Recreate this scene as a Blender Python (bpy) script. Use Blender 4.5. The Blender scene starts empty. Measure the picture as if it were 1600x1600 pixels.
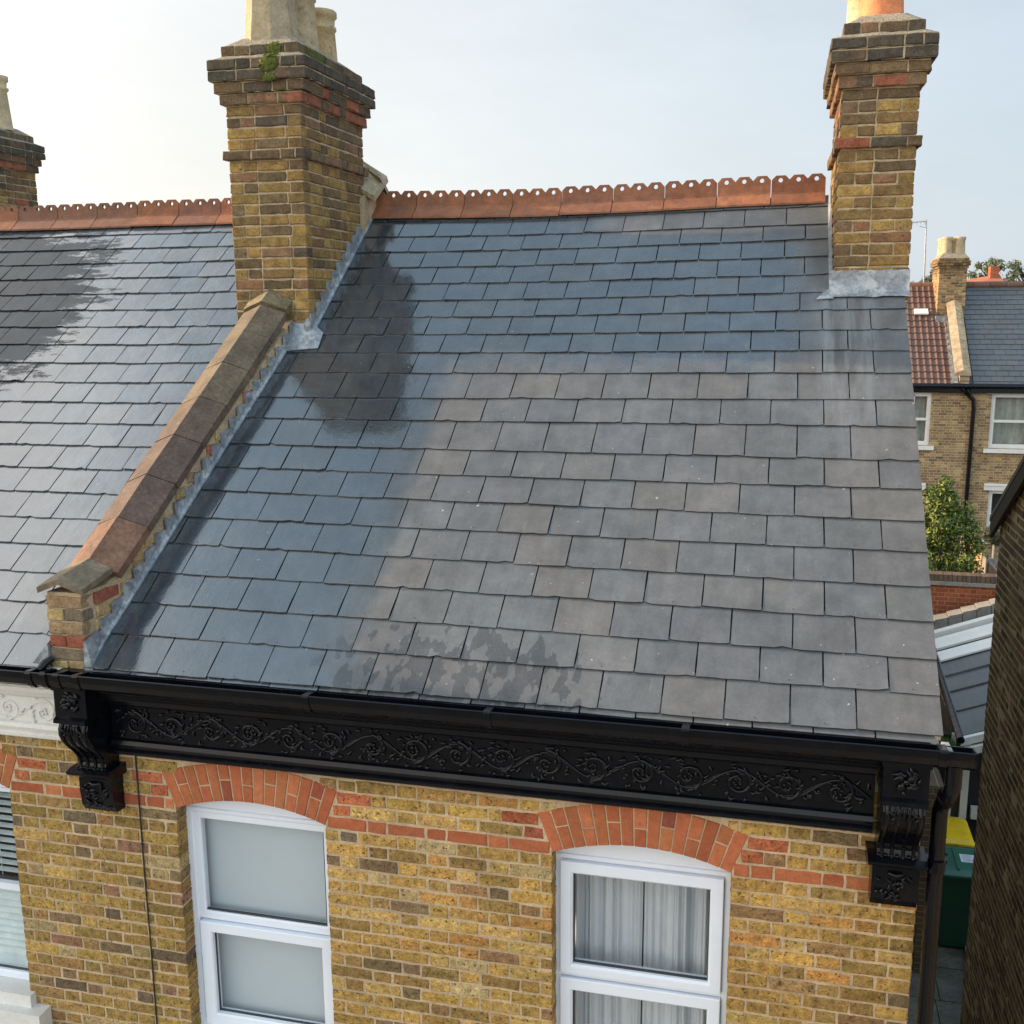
import bpy, math, random
from mathutils import Vector, Matrix
PI = math.pi
R = math.radians
random.seed(7)
C = bpy.context.scene.collection
scn = bpy.context.scene

# ------------------------------------------------------------------ camera, world, sun, exposure
F_PX, CAM = 1663.05, Vector((-0.7498, -4.9882, 2.8051))
YAW, PIT, ROL = 0.2442, 0.1916, -0.0074
fw = Vector((-math.sin(YAW)*math.cos(PIT), math.cos(YAW)*math.cos(PIT), -math.sin(PIT)))
rt = fw.cross(Vector((0, 0, 1))).normalized(); up = rt.cross(fw)
r2 = math.cos(ROL)*rt + math.sin(ROL)*up; u2 = -math.sin(ROL)*rt + math.cos(ROL)*up
cd = bpy.data.cameras.new('camera'); cam = bpy.data.objects.new('camera', cd); C.objects.link(cam)
cam.matrix_world = Matrix(((r2.x, u2.x, -fw.x, CAM.x), (r2.y, u2.y, -fw.y, CAM.y), (r2.z, u2.z, -fw.z, CAM.z), (0, 0, 0, 1)))
cd.sensor_width = 36; cd.lens = F_PX/1600*36; cd.clip_end = 3000; cd.clip_start = 0.05
scn.camera = cam
SUN_EL, SUN_AZ = R(15.0), R(3.7)          # azimuth: from -X towards +Y
S = Vector((-math.cos(SUN_EL)*math.cos(SUN_AZ), math.cos(SUN_EL)*math.sin(SUN_AZ), math.sin(SUN_EL)))
sd = bpy.data.lights.new('sun', 'SUN'); sd.energy = 4.6; sd.angle = R(0.6); sd.color = (1.0, 0.72, 0.46)
so = bpy.data.objects.new('sun', sd); C.objects.link(so); so.rotation_euler = (-S).to_track_quat('-Z', 'Y').to_euler()
w = bpy.data.worlds.new('World'); scn.world = w; w.use_nodes = True
nt = w.node_tree; nt.nodes.clear(); N = nt.nodes.new; LK = nt.links.new
sky = N('ShaderNodeTexSky'); sky.sky_type = 'NISHITA'; sky.sun_disc = False
sky.sun_elevation = SUN_EL; sky.sun_rotation = R(-90) + SUN_AZ
sky.air_density = 1.2; sky.dust_density = 1.6; sky.ozone_density = 1.5
tc = N('ShaderNodeTexCoord'); sx = N('ShaderNodeSeparateXYZ'); LK(tc.outputs['Generated'], sx.inputs[0])
mp = N('ShaderNodeMapping'); mp.inputs['Scale'].default_value = (1.6, 1.6, 5.0); LK(tc.outputs['Generated'], mp.inputs[0])
cn = N('ShaderNodeTexNoise'); cn.inputs['Scale'].default_value = 1.7; cn.inputs['Detail'].default_value = 7; cn.inputs['Roughness'].default_value = .62; LK(mp.outputs[0], cn.inputs['Vector'])
cr = N('ShaderNodeMapRange'); cr.inputs[1].default_value = .40; cr.inputs[2].default_value = .72; cr.inputs[3].default_value = .0; cr.inputs[4].default_value = .62; LK(cn.outputs[0], cr.inputs[0])
# thin high haze: thicker near the horizon
hz = N('ShaderNodeMapRange'); hz.inputs[1].default_value = 0.0; hz.inputs[2].default_value = .75; hz.inputs[3].default_value = .86; hz.inputs[4].default_value = .66; LK(sx.outputs[2], hz.inputs[0])
mx = N('ShaderNodeMath'); mx.operation = 'MAXIMUM'; LK(cr.outputs[0], mx.inputs[0]); LK(hz.outputs[0], mx.inputs[1])
# haze colour: brighter towards the sun (left)
hs = N('ShaderNodeMapRange'); hs.inputs[1].default_value = -.95; hs.inputs[2].default_value = .45; LK(sx.outputs[0], hs.inputs[0])
hc = N('ShaderNodeValToRGB'); e = hc.color_ramp.elements
e[0].position = 0; e[0].color = (1.7, 1.58, 1.42, 1); e[1].position = 1; e[1].color = (.58, .70, .84, 1)
for p_, c_ in ((.33, (1.02, 1.0, .975)), (.46, (.96, .975, .99)), (.60, (.84, .90, .96))): m_ = e.new(p_); m_.color = (*c_, 1)
LK(hs.outputs[0], hc.inputs[0])
hz2 = N('ShaderNodeMapRange'); hz2.inputs[1].default_value = .35; hz2.inputs[2].default_value = .85; LK(sx.outputs[2], hz2.inputs[0])
hx2 = N('ShaderNodeMapRange'); hx2.inputs[1].default_value = -.60; hx2.inputs[2].default_value = -.47; LK(sx.outputs[0], hx2.inputs[0])
hf = N('ShaderNodeMath'); hf.operation = 'MULTIPLY'; LK(hz2.outputs[0], hf.inputs[0]); LK(hx2.outputs[0], hf.inputs[1])
hb = N('ShaderNodeVectorMath'); hb.operation = 'MULTIPLY'; LK(hc.outputs[0], hb.inputs[0]); hb.inputs[1].default_value = (.68, .90, 1.08)
hmx = N('ShaderNodeMix'); hmx.data_type = 'RGBA'; LK(hf.outputs[0], hmx.inputs[0]); LK(hc.outputs[0], hmx.inputs[6]); LK(hb.outputs[0], hmx.inputs[7])
hl = N('ShaderNodeMath'); hl.operation = 'SUBTRACT'; hl.inputs[0].default_value = 1.0; LK(hx2.outputs[0], hl.inputs[1])
hl2 = N('ShaderNodeMath'); hl2.operation = 'MULTIPLY'; LK(hl.outputs[0], hl2.inputs[0]); LK(hz2.outputs[0], hl2.inputs[1])
hl3 = N('ShaderNodeMath'); hl3.operation = 'MULTIPLY_ADD'; hl3.inputs[1].default_value = .75; hl3.inputs[2].default_value = 1.12; LK(hl2.outputs[0], hl3.inputs[0])
cv = N('ShaderNodeMapRange'); cv.inputs[1].default_value = .35; cv.inputs[2].default_value = .65; cv.inputs[3].default_value = .78; cv.inputs[4].default_value = 1.2; LK(cn.outputs[0], cv.inputs[0])
cvm = N('ShaderNodeMix'); cvm.inputs[2].default_value = 1.0; cvz = N('ShaderNodeMapRange'); cvz.inputs[1].default_value = .2; cvz.inputs[2].default_value = .6; cvz.inputs[3].default_value = .18; LK(sx.outputs[2], cvz.inputs[0]); LK(cvz.outputs[0], cvm.inputs[0]); LK(cv.outputs[0], cvm.inputs[3])
hl4 = N('ShaderNodeMath'); hl4.operation = 'MULTIPLY'; LK(hl3.outputs[0], hl4.inputs[0]); LK(cvm.outputs[0], hl4.inputs[1])
hb2 = N('ShaderNodeVectorMath'); hb2.operation = 'SCALE'; LK(hmx.outputs[2], hb2.inputs[0]); LK(hl4.outputs[0], hb2.inputs['Scale'])
hm = N('ShaderNodeVectorMath'); hm.operation = 'SCALE'; LK(hb2.outputs[0], hm.inputs[0])
hy = N('ShaderNodeMapRange'); hy.interpolation_type = 'SMOOTHSTEP'; hy.inputs[1].default_value = -.5; hy.inputs[2].default_value = .55; hy.inputs[3].default_value = 10.3; hy.inputs[4].default_value = 4.4; LK(sx.outputs[1], hy.inputs[0]); LK(hy.outputs[0], hm.inputs['Scale'])
wy = N('ShaderNodeMapRange'); wy.inputs[1].default_value = .1; wy.inputs[2].default_value = -.5; LK(sx.outputs[1], wy.inputs[0])
wt = N('ShaderNodeVectorMath'); wt.operation = 'MULTIPLY'; wt.inputs[1].default_value = (1.07, .99, .88); LK(hm.outputs[0], wt.inputs[0])
wm = N('ShaderNodeMix'); wm.data_type = 'RGBA'; LK(wy.outputs[0], wm.inputs[0]); LK(hm.outputs[0], wm.inputs[6]); LK(wt.outputs[0], wm.inputs[7])
mixw = N('ShaderNodeMix'); mixw.data_type = 'RGBA'; LK(mx.outputs[0], mixw.inputs[0]); LK(sky.outputs[0], mixw.inputs[6]); LK(wm.outputs[2], mixw.inputs[7])
bg = N('ShaderNodeBackground'); bg.inputs[1].default_value = .10; LK(mixw.outputs[2], bg.inputs[0])
ow = N('ShaderNodeOutputWorld'); LK(bg.outputs[0], ow.inputs[0])
vs = scn.view_settings; vs.view_transform = 'Standard'; vs.look = 'None'; vs.exposure = 1.0; vs.gamma = 1; vs.use_curve_mapping = False

# ------------------------------------------------------------------ materials
def mat(name, base=(.5, .5, .5), rough=.6, metal=0, attr=False, n=(8, .15), n2=None, bump=None, spec=.5, coat=0, spots=None, streak=None, tint=None, rn=0, big=None):
    m = bpy.data.materials.new(name); m.use_nodes = True; t = m.node_tree; b = t.nodes['Principled BSDF']; N = t.nodes.new; L = t.links.new
    co = N('ShaderNodeTexCoord').outputs['Object']
    if attr:
        a = N('ShaderNodeAttribute'); a.attribute_name = 'Col'; col = a.outputs['Color']
    else:
        a = N('ShaderNodeRGB'); a.outputs[0].default_value = (*base, 1); col = a.outputs[0]
    def noise(sc, det=4, vec=co, r=.6):
        q = N('ShaderNodeTexNoise'); q.inputs['Scale'].default_value = sc; q.inputs['Detail'].default_value = det; q.inputs['Roughness'].default_value = r; L(vec, q.inputs['Vector']); return q.outputs[0]
    def mr(v, a0, a1, b0, b1):
        q = N('ShaderNodeMapRange'); q.inputs[1].default_value = a0; q.inputs[2].default_value = a1; q.inputs[3].default_value = b0; q.inputs[4].default_value = b1; L(v, q.inputs[0]); return q.outputs[0]
    def scale(c, f):
        q = N('ShaderNodeVectorMath'); q.operation = 'SCALE'; L(c, q.inputs[0]); L(f, q.inputs['Scale']); return q.outputs[0]
    def mixc(f, c, d):
        q = N('ShaderNodeMix'); q.data_type = 'RGBA'; L(f, q.inputs[0]); L(c, q.inputs[6]); q.inputs[7].default_value = (*d, 1); return q.outputs[2]
    for k in (n, n2, big):
        if k: col = scale(col, mr(noise(k[0]), .3, .7, 1-k[1], 1+k[1]))
    if streak:      # (scale xyz, amount)
        mpn = N('ShaderNodeMapping'); mpn.inputs['Scale'].default_value = streak[0]; L(co, mpn.inputs[0])
        col = scale(col, mr(noise(1, 3, mpn.outputs[0]), .3, .7, 1-streak[1], 1+streak[1]))
    if tint: col = mixc(mr(noise(tint[0], 5), tint[1], tint[1]+tint[4], 0, tint[3]), col, tint[2])
    if spots: col = mixc(mr(noise(spots[0], 2), spots[1], spots[1]+.05, 0, spots[3]), col, spots[2])
    L(col, b.inputs['Base Color'])
    b.inputs['Roughness'].default_value = rough; b.inputs['Metallic'].default_value = metal; b.inputs['Specular IOR Level'].default_value = spec; b.inputs['Coat Weight'].default_value = coat; b.inputs['Coat Roughness'].default_value = .1
    if rn: L(mr(noise(14), .3, .7, rough-rn, rough+rn), b.inputs['Roughness'])
    if bump:
        q = N('ShaderNodeBump'); q.inputs['Strength'].default_value = bump[1]; q.inputs['Distance'].default_value = bump[2]; L(noise(bump[0], 5), q.inputs['Height']); L(q.outputs[0], b.inputs['Normal'])
    return m
M = {}
M['brick'] = mat('stock_brick', attr=True, rough=.9, n=(26, .40), n2=(80, .32), bump=(95, 1.0, .007), spots=(46, .60, (.055, .036, .02), .8), tint=(23, .60, (.42, .33, .20), .35, .12), spec=.25, big=(1.6, .26))
M['sidebrick'] = mat('side_brick', attr=True, rough=.95, n=(3, .2), n2=(40, .15), bump=(60, .4, .003), spec=.2)
M['redbrick'] = mat('red_brick', attr=True, rough=.85, n=(25, .16), n2=(90, .14), bump=(90, .35, .003), spec=.25)
M['oldbrick'] = mat('old_brick', attr=True, rough=.92, n=(15, .32), n2=(70, .3), bump=(80, .8, .005), spots=(30, .66, (.03, .024, .016), .7), spec=.25)
M['mortar'] = mat('mortar', (.45, .34, .22), .95, n=(4, .25), n2=(60, .2), bump=(120, .7, .003), spec=.2)
M['mortar_old'] = mat('mortar_old', (.38, .295, .19), .95, n=(5, .28), n2=(60, .25), bump=(120, .7, .003), spec=.2)
M['lead'] = mat('lead_sheet', (.215, .235, .255), .5, metal=.2, n=(9, .35), n2=(40, .3), bump=(20, .8, .012), tint=(11, .50, (.46, .48, .49), .7, .12))
M['coping'] = mat('coping_stone', attr=True, rough=.85, n=(7, .35), n2=(45, .3), bump=(60, .5, .004), tint=(17, .60, (.20, .17, .13), .5, .12))
M['terracotta'] = mat('ridge_terracotta', attr=True, rough=.72, n=(11, .25), n2=(60, .18), bump=(60, .3, .003), tint=(9, .56, (.15, .075, .05), .6, .12))
M['black'] = mat('black_gloss_paint', (.003, .0036, .0062), .22, n=(6, .3), bump=(30, .25, .004), spec=.30, rn=.10, tint=(45, .70, (.06, .06, .065), .35, .06))
M['white'] = mat('white_paint', (.66, .65, .62), .5, n=(5, .06), n2=(40, .05), bump=(40, .1, .002))
M['upvc'] = mat('white_upvc', (.72, .77, .86), .3, n=(3, .03))
M['gasket'] = mat('window_gasket', (.02, .022, .026), .5)
M['cream'] = mat('buff_clay', attr=True, rough=.85, n=(9, .2), n2=(50, .2), bump=(50, .5, .004), tint=(14, .56, (.14, .10, .065), .6, .14))
M['cement'] = mat('cement_flaunching', (.27, .23, .165), .95, n=(8, .25), n2=(70, .4), bump=(60, 1, .012), spots=(50, .62, (.07, .06, .045), .6))
M['moss'] = mat('moss', (.085, .10, .014), 1, n=(30, .45), n2=(90, .4), bump=(90, 1, .015))
M['blind'] = mat('roller_blind', (.52, .57, .60), .8, n=(1.2, .04))
M['blind_far'] = mat('far_net_curtain', (.30, .31, .27), .8, streak=((9, 1, 1), .3))
M['curtain'] = mat('sheer_curtain', (.56, .585, .61), .8, n=(3, .04))
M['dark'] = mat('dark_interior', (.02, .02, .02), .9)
M['ground'] = mat('ground', (.07, .07, .062), .95, n=(.8, .3), n2=(20, .3), bump=(30, .5, .01))
M['paving'] = mat('old_paving', (.11, .10, .078), .8, n=(2, .35), n2=(20, .3), bump=(20, .5, .01), tint=(3, .5, (.05, .055, .02), .7, .2))
M['leaf'] = mat('leaf', attr=True, rough=.55, n=(6, .2), spec=.35)
M['bark'] = mat('bark', (.10, .07, .045), .95, n=(20, .3), bump=(30, .8, .02))
M['wood'] = mat('fence_timber', (.42, .25, .115), .85, n=(3, .2), streak=((2, 40, 2), .25))
M['darkwood'] = mat('dark_timber', (.035, .025, .018), .7)
M['concrete'] = mat('concrete', (.22, .21, .185), .9, n=(3, .2), n2=(30, .2), bump=(40, .3, .004))
M['green_plastic'] = mat('green_bin_plastic', (.012, .06, .035), .45, n=(3, .15))
M['green_lid'] = mat('green_lid_plastic', (.035, .14, .09), .45, n=(3, .15))
M['yellow_plastic'] = mat('yellow_lid_plastic', (.85, .54, .01), .45, n=(6, .12))
M['paper'] = mat('paper_label', (.75, .75, .78), .7)
M['rooftile'] = mat('concrete_roof_tile', attr=True, rough=.8, n=(2, .15), n2=(20, .15))
M['mortar_side'] = mat('mortar_side', (.52, .42, .28), .9, n=(2, .3), n2=(40, .2))
M['panel'] = mat('roof_felt_panel', (.10, .105, .11), .55, n=(2, .15), n2=(60, .12), streak=((30, 2, 2), .1))
M['metal'] = mat('galvanised_metal', (.35, .35, .36), .4, metal=.7)
M['cable'] = mat('cable_rubber', (.015, .013, .012), .6)
M['slat'] = mat('blind_slat', (.60, .68, .68), .5)

def glass_mat():
    m = bpy.data.materials.new('window_glass'); m.use_nodes = True; t = m.node_tree; t.nodes.clear(); N = t.nodes.new; L = t.links.new
    fr = N('ShaderNodeLayerWeight'); fr.inputs[0].default_value = .5
    pw = N('ShaderNodeMath'); pw.operation = 'POWER'; pw.inputs[1].default_value = 4.0; L(fr.outputs['Facing'], pw.inputs[0])
    ad = N('ShaderNodeMath'); ad.operation = 'MULTIPLY_ADD'; ad.inputs[1].default_value = .85; ad.inputs[2].default_value = .07; L(pw.outputs[0], ad.inputs[0])
    tr = N('ShaderNodeBsdfTransparent'); tr.inputs[0].default_value = (.93, .955, .97, 1); gl = N('ShaderNodeBsdfGlossy'); gl.inputs['Roughness'].default_value = .02
    mx = N('ShaderNodeMixShader'); L(ad.outputs[0], mx.inputs[0]); L(tr.outputs[0], mx.inputs[1]); L(gl.outputs[0], mx.inputs[2])
    o = N('ShaderNodeOutputMaterial'); L(mx.outputs[0], o.inputs[0]); return m
M['glass'] = glass_mat()

def slate_mat(name, detail=True):
    m = bpy.data.materials.new(name); m.use_nodes = True; t = m.node_tree; b = t.nodes['Principled BSDF']; N = t.nodes.new; L = t.links.new
    co = N('ShaderNodeTexCoord').outputs['Object']
    at = N('ShaderNodeAttribute'); at.attribute_name = 'Col'
    def math_(op, a, b_=None, c=None, clamp=False):
        q = N('ShaderNodeMath'); q.operation = op; q.use_clamp = clamp
        for i, v in enumerate((a, b_, c)):
            if v is None: continue
            if isinstance(v, (int, float)): q.inputs[i].default_value = v
            else: L(v, q.inputs[i])
        return q.outputs[0]
    def mr(v, a0, a1, b0, b1, sm=False):
        q = N('ShaderNodeMapRange'); q.inputs[1].default_value = a0; q.inputs[2].default_value = a1; q.inputs[3].default_value = b0; q.inputs[4].default_value = b1
        if sm: q.interpolation_type = 'SMOOTHSTEP'
        L(v, q.inputs[0]); return q.outputs[0]
    def mapping(sc, rot=(0, 0, 0)):
        q = N('ShaderNodeMapping'); q.inputs['Scale'].default_value = sc; q.inputs['Rotation'].default_value = rot; L(co, q.inputs[0]); return q.outputs[0]
    sepc = N('ShaderNodeSeparateColor'); L(at.outputs['Color'], sepc.inputs[0])
    W = math_('MULTIPLY', sepc.outputs[0], 971.0)
    def noise(vec, sc, det=4, r=.6, w=False):
        q = N('ShaderNodeTexNoise'); q.inputs['Scale'].default_value = sc; q.inputs['Detail'].default_value = det; q.inputs['Roughness'].default_value = r
        if w: q.noise_dimensions = '4D'; L(W, q.inputs['W'])
        L(vec, q.inputs['Vector']); return q.outputs[0]
    def scale(c, f):
        q = N('ShaderNodeVectorMath'); q.operation = 'SCALE'; L(c, q.inputs[0]); L(f, q.inputs['Scale']); return q.outputs[0]
    def mixc(f, c, d):
        q = N('ShaderNodeMix'); q.data_type = 'RGBA'; L(f, q.inputs[0]); L(c, q.inputs[6]); q.inputs[7].default_value = (*d, 1); return q.outputs[2]
    s = N('ShaderNodeSeparateXYZ'); L(co, s.inputs[0]); X, Y = s.outputs[0], s.outputs[1]
    streak = noise(mapping((15, 2.6, 2.6)), 1, 6, .65, w=True)
    cloud = noise(co, 7, 5); fine = noise(co, 60, 4, .7)
    col = scale(at.outputs['Color'], mr(streak, .3, .7, .90, 1.11))
    col = scale(col, mr(noise(mapping((1.1, .55, .55)), 1.6, 5, .62), .3, .7, .84, 1.16))
    col = scale(col, mr(cloud, .3, .7, .82, 1.2)); col = scale(col, mr(fine, .25, .75, .86, 1.14))
    # rusty and pale mineral blooms on some slates
    bloom = noise(co, 3.1, 3, w=False)
    col = mixc(mr(bloom, .60, .78, 0, .22), col, (.20, .17, .145))
    col = mixc(mr(noise(mapping((30, 5, 5)), 1, 3, w=True), .66, .80, 0, .35), col, (.26, .26, .25))
    col = mixc(mr(noise(co, 34, 1), .775, .80, 0, .7), col, (.42, .42, .40))
    # damp film that has not dried: left part and top band; jagged edges
    jag = noise(mapping((3.0, 3.0, 3.0)), 3, 8, .75)
    xx = math_('ADD', X, math_('MULTIPLY', math_('SUBTRACT', jag, .5), .5))
    damp = mr(xx, -2.8, -3.15, 0, 1, True)
    if detail:
        topb = mr(math_('ADD', Y, math_('MULTIPLY', math_('SUBTRACT', jag, .5), .5)), 1.85, 2.15, 0, .75, True)
        topb = math_('MULTIPLY', topb, math_('SUBTRACT', 1.0, math_('MULTIPLY', mr(math_('ADD', Y, math_('MULTIPLY', X, .10)), 2.98, 3.12, 0, .85, True), mr(xx, -2.5, -1.9, 0, 1, True))))
        topb = math_('MULTIPLY', topb, mr(X, -.8, -.45, 1, .15, True))
        run = math_('MULTIPLY', math_('MULTIPLY', mr(X, -.62, -.4, 0, 1, True), mr(X, -.22, -.02, 1, 0, True)), math_('MULTIPLY', mr(Y, .9, 2.3, 0, 1, True), mr(Y, 2.6, 2.65, 1, 0)))
        col = mixc(math_('MULTIPLY', run, mr(noise(mapping((11, 1.2, 1.2)), 1, 5, .65), .40, .64, 0, .55)), col, (.26, .29, .31))
        damp = math_('MAXIMUM', damp, topb)
        # small puddled film near the eaves, drips between slates
        dx = math_('POWER', math_('DIVIDE', math_('ADD', X, 2.30), .85), 2.0); dy = math_('POWER', math_('DIVIDE', math_('ADD', Y, .06), .30), 2.0)
        fall = math_('SUBTRACT', 1.0, math_('ADD', dx, dy))
        blot = noise(mapping((16, 8, 8)), 1, 2, .5, w=True)
        pud = mr(math_('ADD', math_('MULTIPLY', fall, .20), blot), .625, .64, 0, 1)
        pud = math_('MULTIPLY', pud, mr(fall, 0, .15, 0, 1))
        col = scale(col, mr(pud, 0, 1, 1.0, .66))
    col = scale(col, mr(damp, 0, 1, 1.0, (.54 if detail else .85)))
    tn = N('ShaderNodeVectorMath'); tn.operation = 'MULTIPLY'; tn.inputs[1].default_value = (.86, .99, 1.10); L(col, tn.inputs[0])
    tm = N('ShaderNodeMix'); tm.data_type = 'RGBA'; L(damp, tm.inputs[0]); L(col, tm.inputs[6]); L(tn.outputs[0], tm.inputs[7]); col = tm.outputs[2]
    L(mr(damp, 0, 1, 0, 1), b.inputs['Coat Weight']); b.inputs['Coat Roughness'].default_value = .05; b.inputs['Coat IOR'].default_value = 1.45; L(mr(damp, 0, 1, 0, 1), b.inputs['Coat Weight'])
    if detail:
        pass
    dark_refl = None
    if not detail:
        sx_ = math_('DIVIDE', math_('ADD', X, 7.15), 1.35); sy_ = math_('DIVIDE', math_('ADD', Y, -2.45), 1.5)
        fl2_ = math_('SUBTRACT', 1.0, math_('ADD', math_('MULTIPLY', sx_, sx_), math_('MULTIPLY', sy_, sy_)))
        dark_refl = mr(math_('ADD', math_('MULTIPLY', fl2_, .8), math_('MULTIPLY', math_('SUBTRACT', noise(mapping((1.6, 4.5, 4.5)), 1.6, 8, .8), .5), 2.2)), .25, .36, 0, 1)
        col = scale(col, mr(dark_refl, 0, 1, 1, .45))  # ragged dark reflection painted into the slate colour, with gloss cut to match
    L(col, b.inputs['Base Color'])
    rough = math_('ADD', mr(damp, 0, 1, .45, .09), mr(fine, .3, .7, -.04, .05))
    if detail: rough = math_('SUBTRACT', rough, math_('MULTIPLY', pud, .2))
    rough = math_('MAXIMUM', rough, .06)
    L(rough, b.inputs['Roughness'])
    spc = mr(damp, 0, 1, .45, 1.0)
    if dark_refl: spc = math_('MULTIPLY', spc, mr(dark_refl, 0, 1, 1, .12)); L(math_('MULTIPLY', damp, mr(dark_refl, 0, 1, 1, .12)), b.inputs['Coat Weight'])
    L(spc, b.inputs['Specular IOR Level'])
    bp = N('ShaderNodeBump'); bp.inputs['Strength'].default_value = .36; bp.inputs['Distance'].default_value = .006
    h = math_('ADD', math_('MULTIPLY', noise(mapping((9, 5, 5)), 1.6, 4, w=True), 1.0), math_('MULTIPLY', fine, .14))
    L(h, bp.inputs['Height']); L(bp.outputs[0], b.inputs['Normal'])
    return m
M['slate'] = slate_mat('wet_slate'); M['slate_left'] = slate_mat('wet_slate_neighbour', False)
M['slate_far'] = mat('far_slate', attr=True, rough=.4, n=(2, .12), n2=(20, .1))

def brick_wall_mat(name, axis, cols, mortar, h=.075, hw=.1125, bump=.6, dark=None):
    """Flemish bond from object coordinates; axis 0: wall along X, axis 1: along Y."""
    m = bpy.data.materials.new(name); m.use_nodes = True; t = m.node_tree; b = t.nodes['Principled BSDF']; N = t.nodes.new; L = t.links.new
    co = N('ShaderNodeTexCoord').outputs['Object']; s = N('ShaderNodeSeparateXYZ'); L(co, s.inputs[0])
    def mt(op, a, b_=None, clamp=False):
        q = N('ShaderNodeMath'); q.operation = op; q.use_clamp = clamp
        for i, v in enumerate((a, b_)):
            if v is None: continue
            if isinstance(v, (int, float)): q.inputs[i].default_value = v
            else: L(v, q.inputs[i])
        return q.outputs[0]
    wob = N('ShaderNodeTexNoise'); wob.inputs['Scale'].default_value = 9; L(co, wob.inputs['Vector'])
    wb = mt('MULTIPLY', mt('SUBTRACT', wob.outputs[0], .5), .014)
    u = mt('ADD', s.outputs[axis], wb); z = mt('ADD', s.outputs[2], wb)
    row = mt('FLOOR', mt('DIVIDE', z, h)); fz = mt('SUBTRACT', z, mt('MULTIPLY', row, h))
    par = mt('MODULO', mt('ABSOLUTE', row), 2.0)
    P = hw*3
    uu = mt('ADD', mt('ADD', u, 100*P), mt('MULTIPLY', par, hw*1.5))
    cell = mt('FLOOR', mt('DIVIDE', uu, P)); fu = mt('SUBTRACT', uu, mt('MULTIPLY', cell, P))
    ish = mt('GREATER_THAN', fu, 2*hw)
    lo = mt('MULTIPLY', ish, 2*hw); wd = mt('SUBTRACT', 2*hw, mt('MULTIPLY', ish, hw))
    a = mt('SUBTRACT', fu, lo); d1 = mt('MINIMUM', a, mt('SUBTRACT', wd, a)); d2 = mt('MINIMUM', fz, mt('SUBTRACT', h, fz))
    d = mt('MINIMUM', d1, d2)
    q = N('ShaderNodeMapRange'); q.inputs[1].default_value = .004; q.inputs[2].default_value = .0075; L(d, q.inputs[0]); isb = q.outputs[0]
    cv = N('ShaderNodeCombineXYZ'); L(mt('ADD', mt('MULTIPLY', cell, 2), ish), cv.inputs[0]); L(row, cv.inputs[1])
    wn = N('ShaderNodeTexWhiteNoise'); wn.noise_dimensions = '2D'; L(cv.outputs[0], wn.inputs['Vector'])
    rp = N('ShaderNodeValToRGB'); rp.color_ramp.interpolation = 'LINEAR'; el = rp.color_ramp.elements
    el[0].color = (*cols[0], 1); el[1].color = (*cols[-1], 1)
    for i in range(1, len(cols)-1):
        k = el.new(i/(len(cols)-1)); k.color = (*cols[i], 1)
    L(wn.outputs[0], rp.inputs[0])
    nz = N('ShaderNodeTexNoise'); nz.inputs['Scale'].default_value = 2.0; nz.inputs['Detail'].default_value = 7; nz.inputs['Roughness'].default_value = .7; L(co, nz.inputs['Vector'])
    mq = N('ShaderNodeMapRange'); mq.inputs[1].default_value = .3; mq.inputs[2].default_value = .7; mq.inputs[3].default_value = .65; mq.inputs[4].default_value = 1.3; L(nz.outputs[0], mq.inputs[0])
    mix = N('ShaderNodeMix'); mix.data_type = 'RGBA'; L(isb, mix.inputs[0]); mix.inputs[6].default_value = (*mortar, 1); L(rp.outputs[0], mix.inputs[7])
    sc = N('ShaderNodeVectorMath'); sc.operation = 'SCALE'; L(mix.outputs[2], sc.inputs[0]); L(mq.outputs[0], sc.inputs['Scale']); L(sc.outputs[0], b.inputs['Base Color'])
    b.inputs['Roughness'].default_value = .92; b.inputs['Specular IOR Level'].default_value = .2
    bp = N('ShaderNodeBump'); bp.inputs['Strength'].default_value = bump; bp.inputs['Distance'].default_value = .008
    L(mt('ADD', isb, mt('MULTIPLY', nz.outputs[0], .8)), bp.inputs['Height']); L(bp.outputs[0], b.inputs['Normal'])
    return m
YEL = [(.36, .25, .10), (.24, .16, .07), (.42, .30, .13), (.17, .12, .07), (.31, .22, .10)]
M['wall_x'] = brick_wall_mat('stock_brick_wall', 0, YEL, (.42, .35, .25))
M['wall_y'] = brick_wall_mat('stock_brick_gable', 1, YEL, (.42, .35, .25))
M['wall_far'] = brick_wall_mat('far_brick_wall', 0, [(.34, .23, .11), (.20, .13, .07), (.40, .28, .14), (.15, .10, .06), (.30, .20, .10)], (.44, .36, .25))
M['wall_far_y'] = brick_wall_mat('far_brick_side', 1, [(.34, .23, .11), (.22, .15, .08), (.40, .28, .14)], (.44, .36, .25))
M['wall_red'] = brick_wall_mat('red_brick_wall', 0, [(.30, .085, .04), (.25, .07, .035), (.34, .11, .05)], (.40, .20, .12), hw=.1125)
M['wall_dark'] = brick_wall_mat('dark_brick_wall', 0, [(.10, .07, .045), (.14, .10, .06)], (.25, .2, .14))

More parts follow.
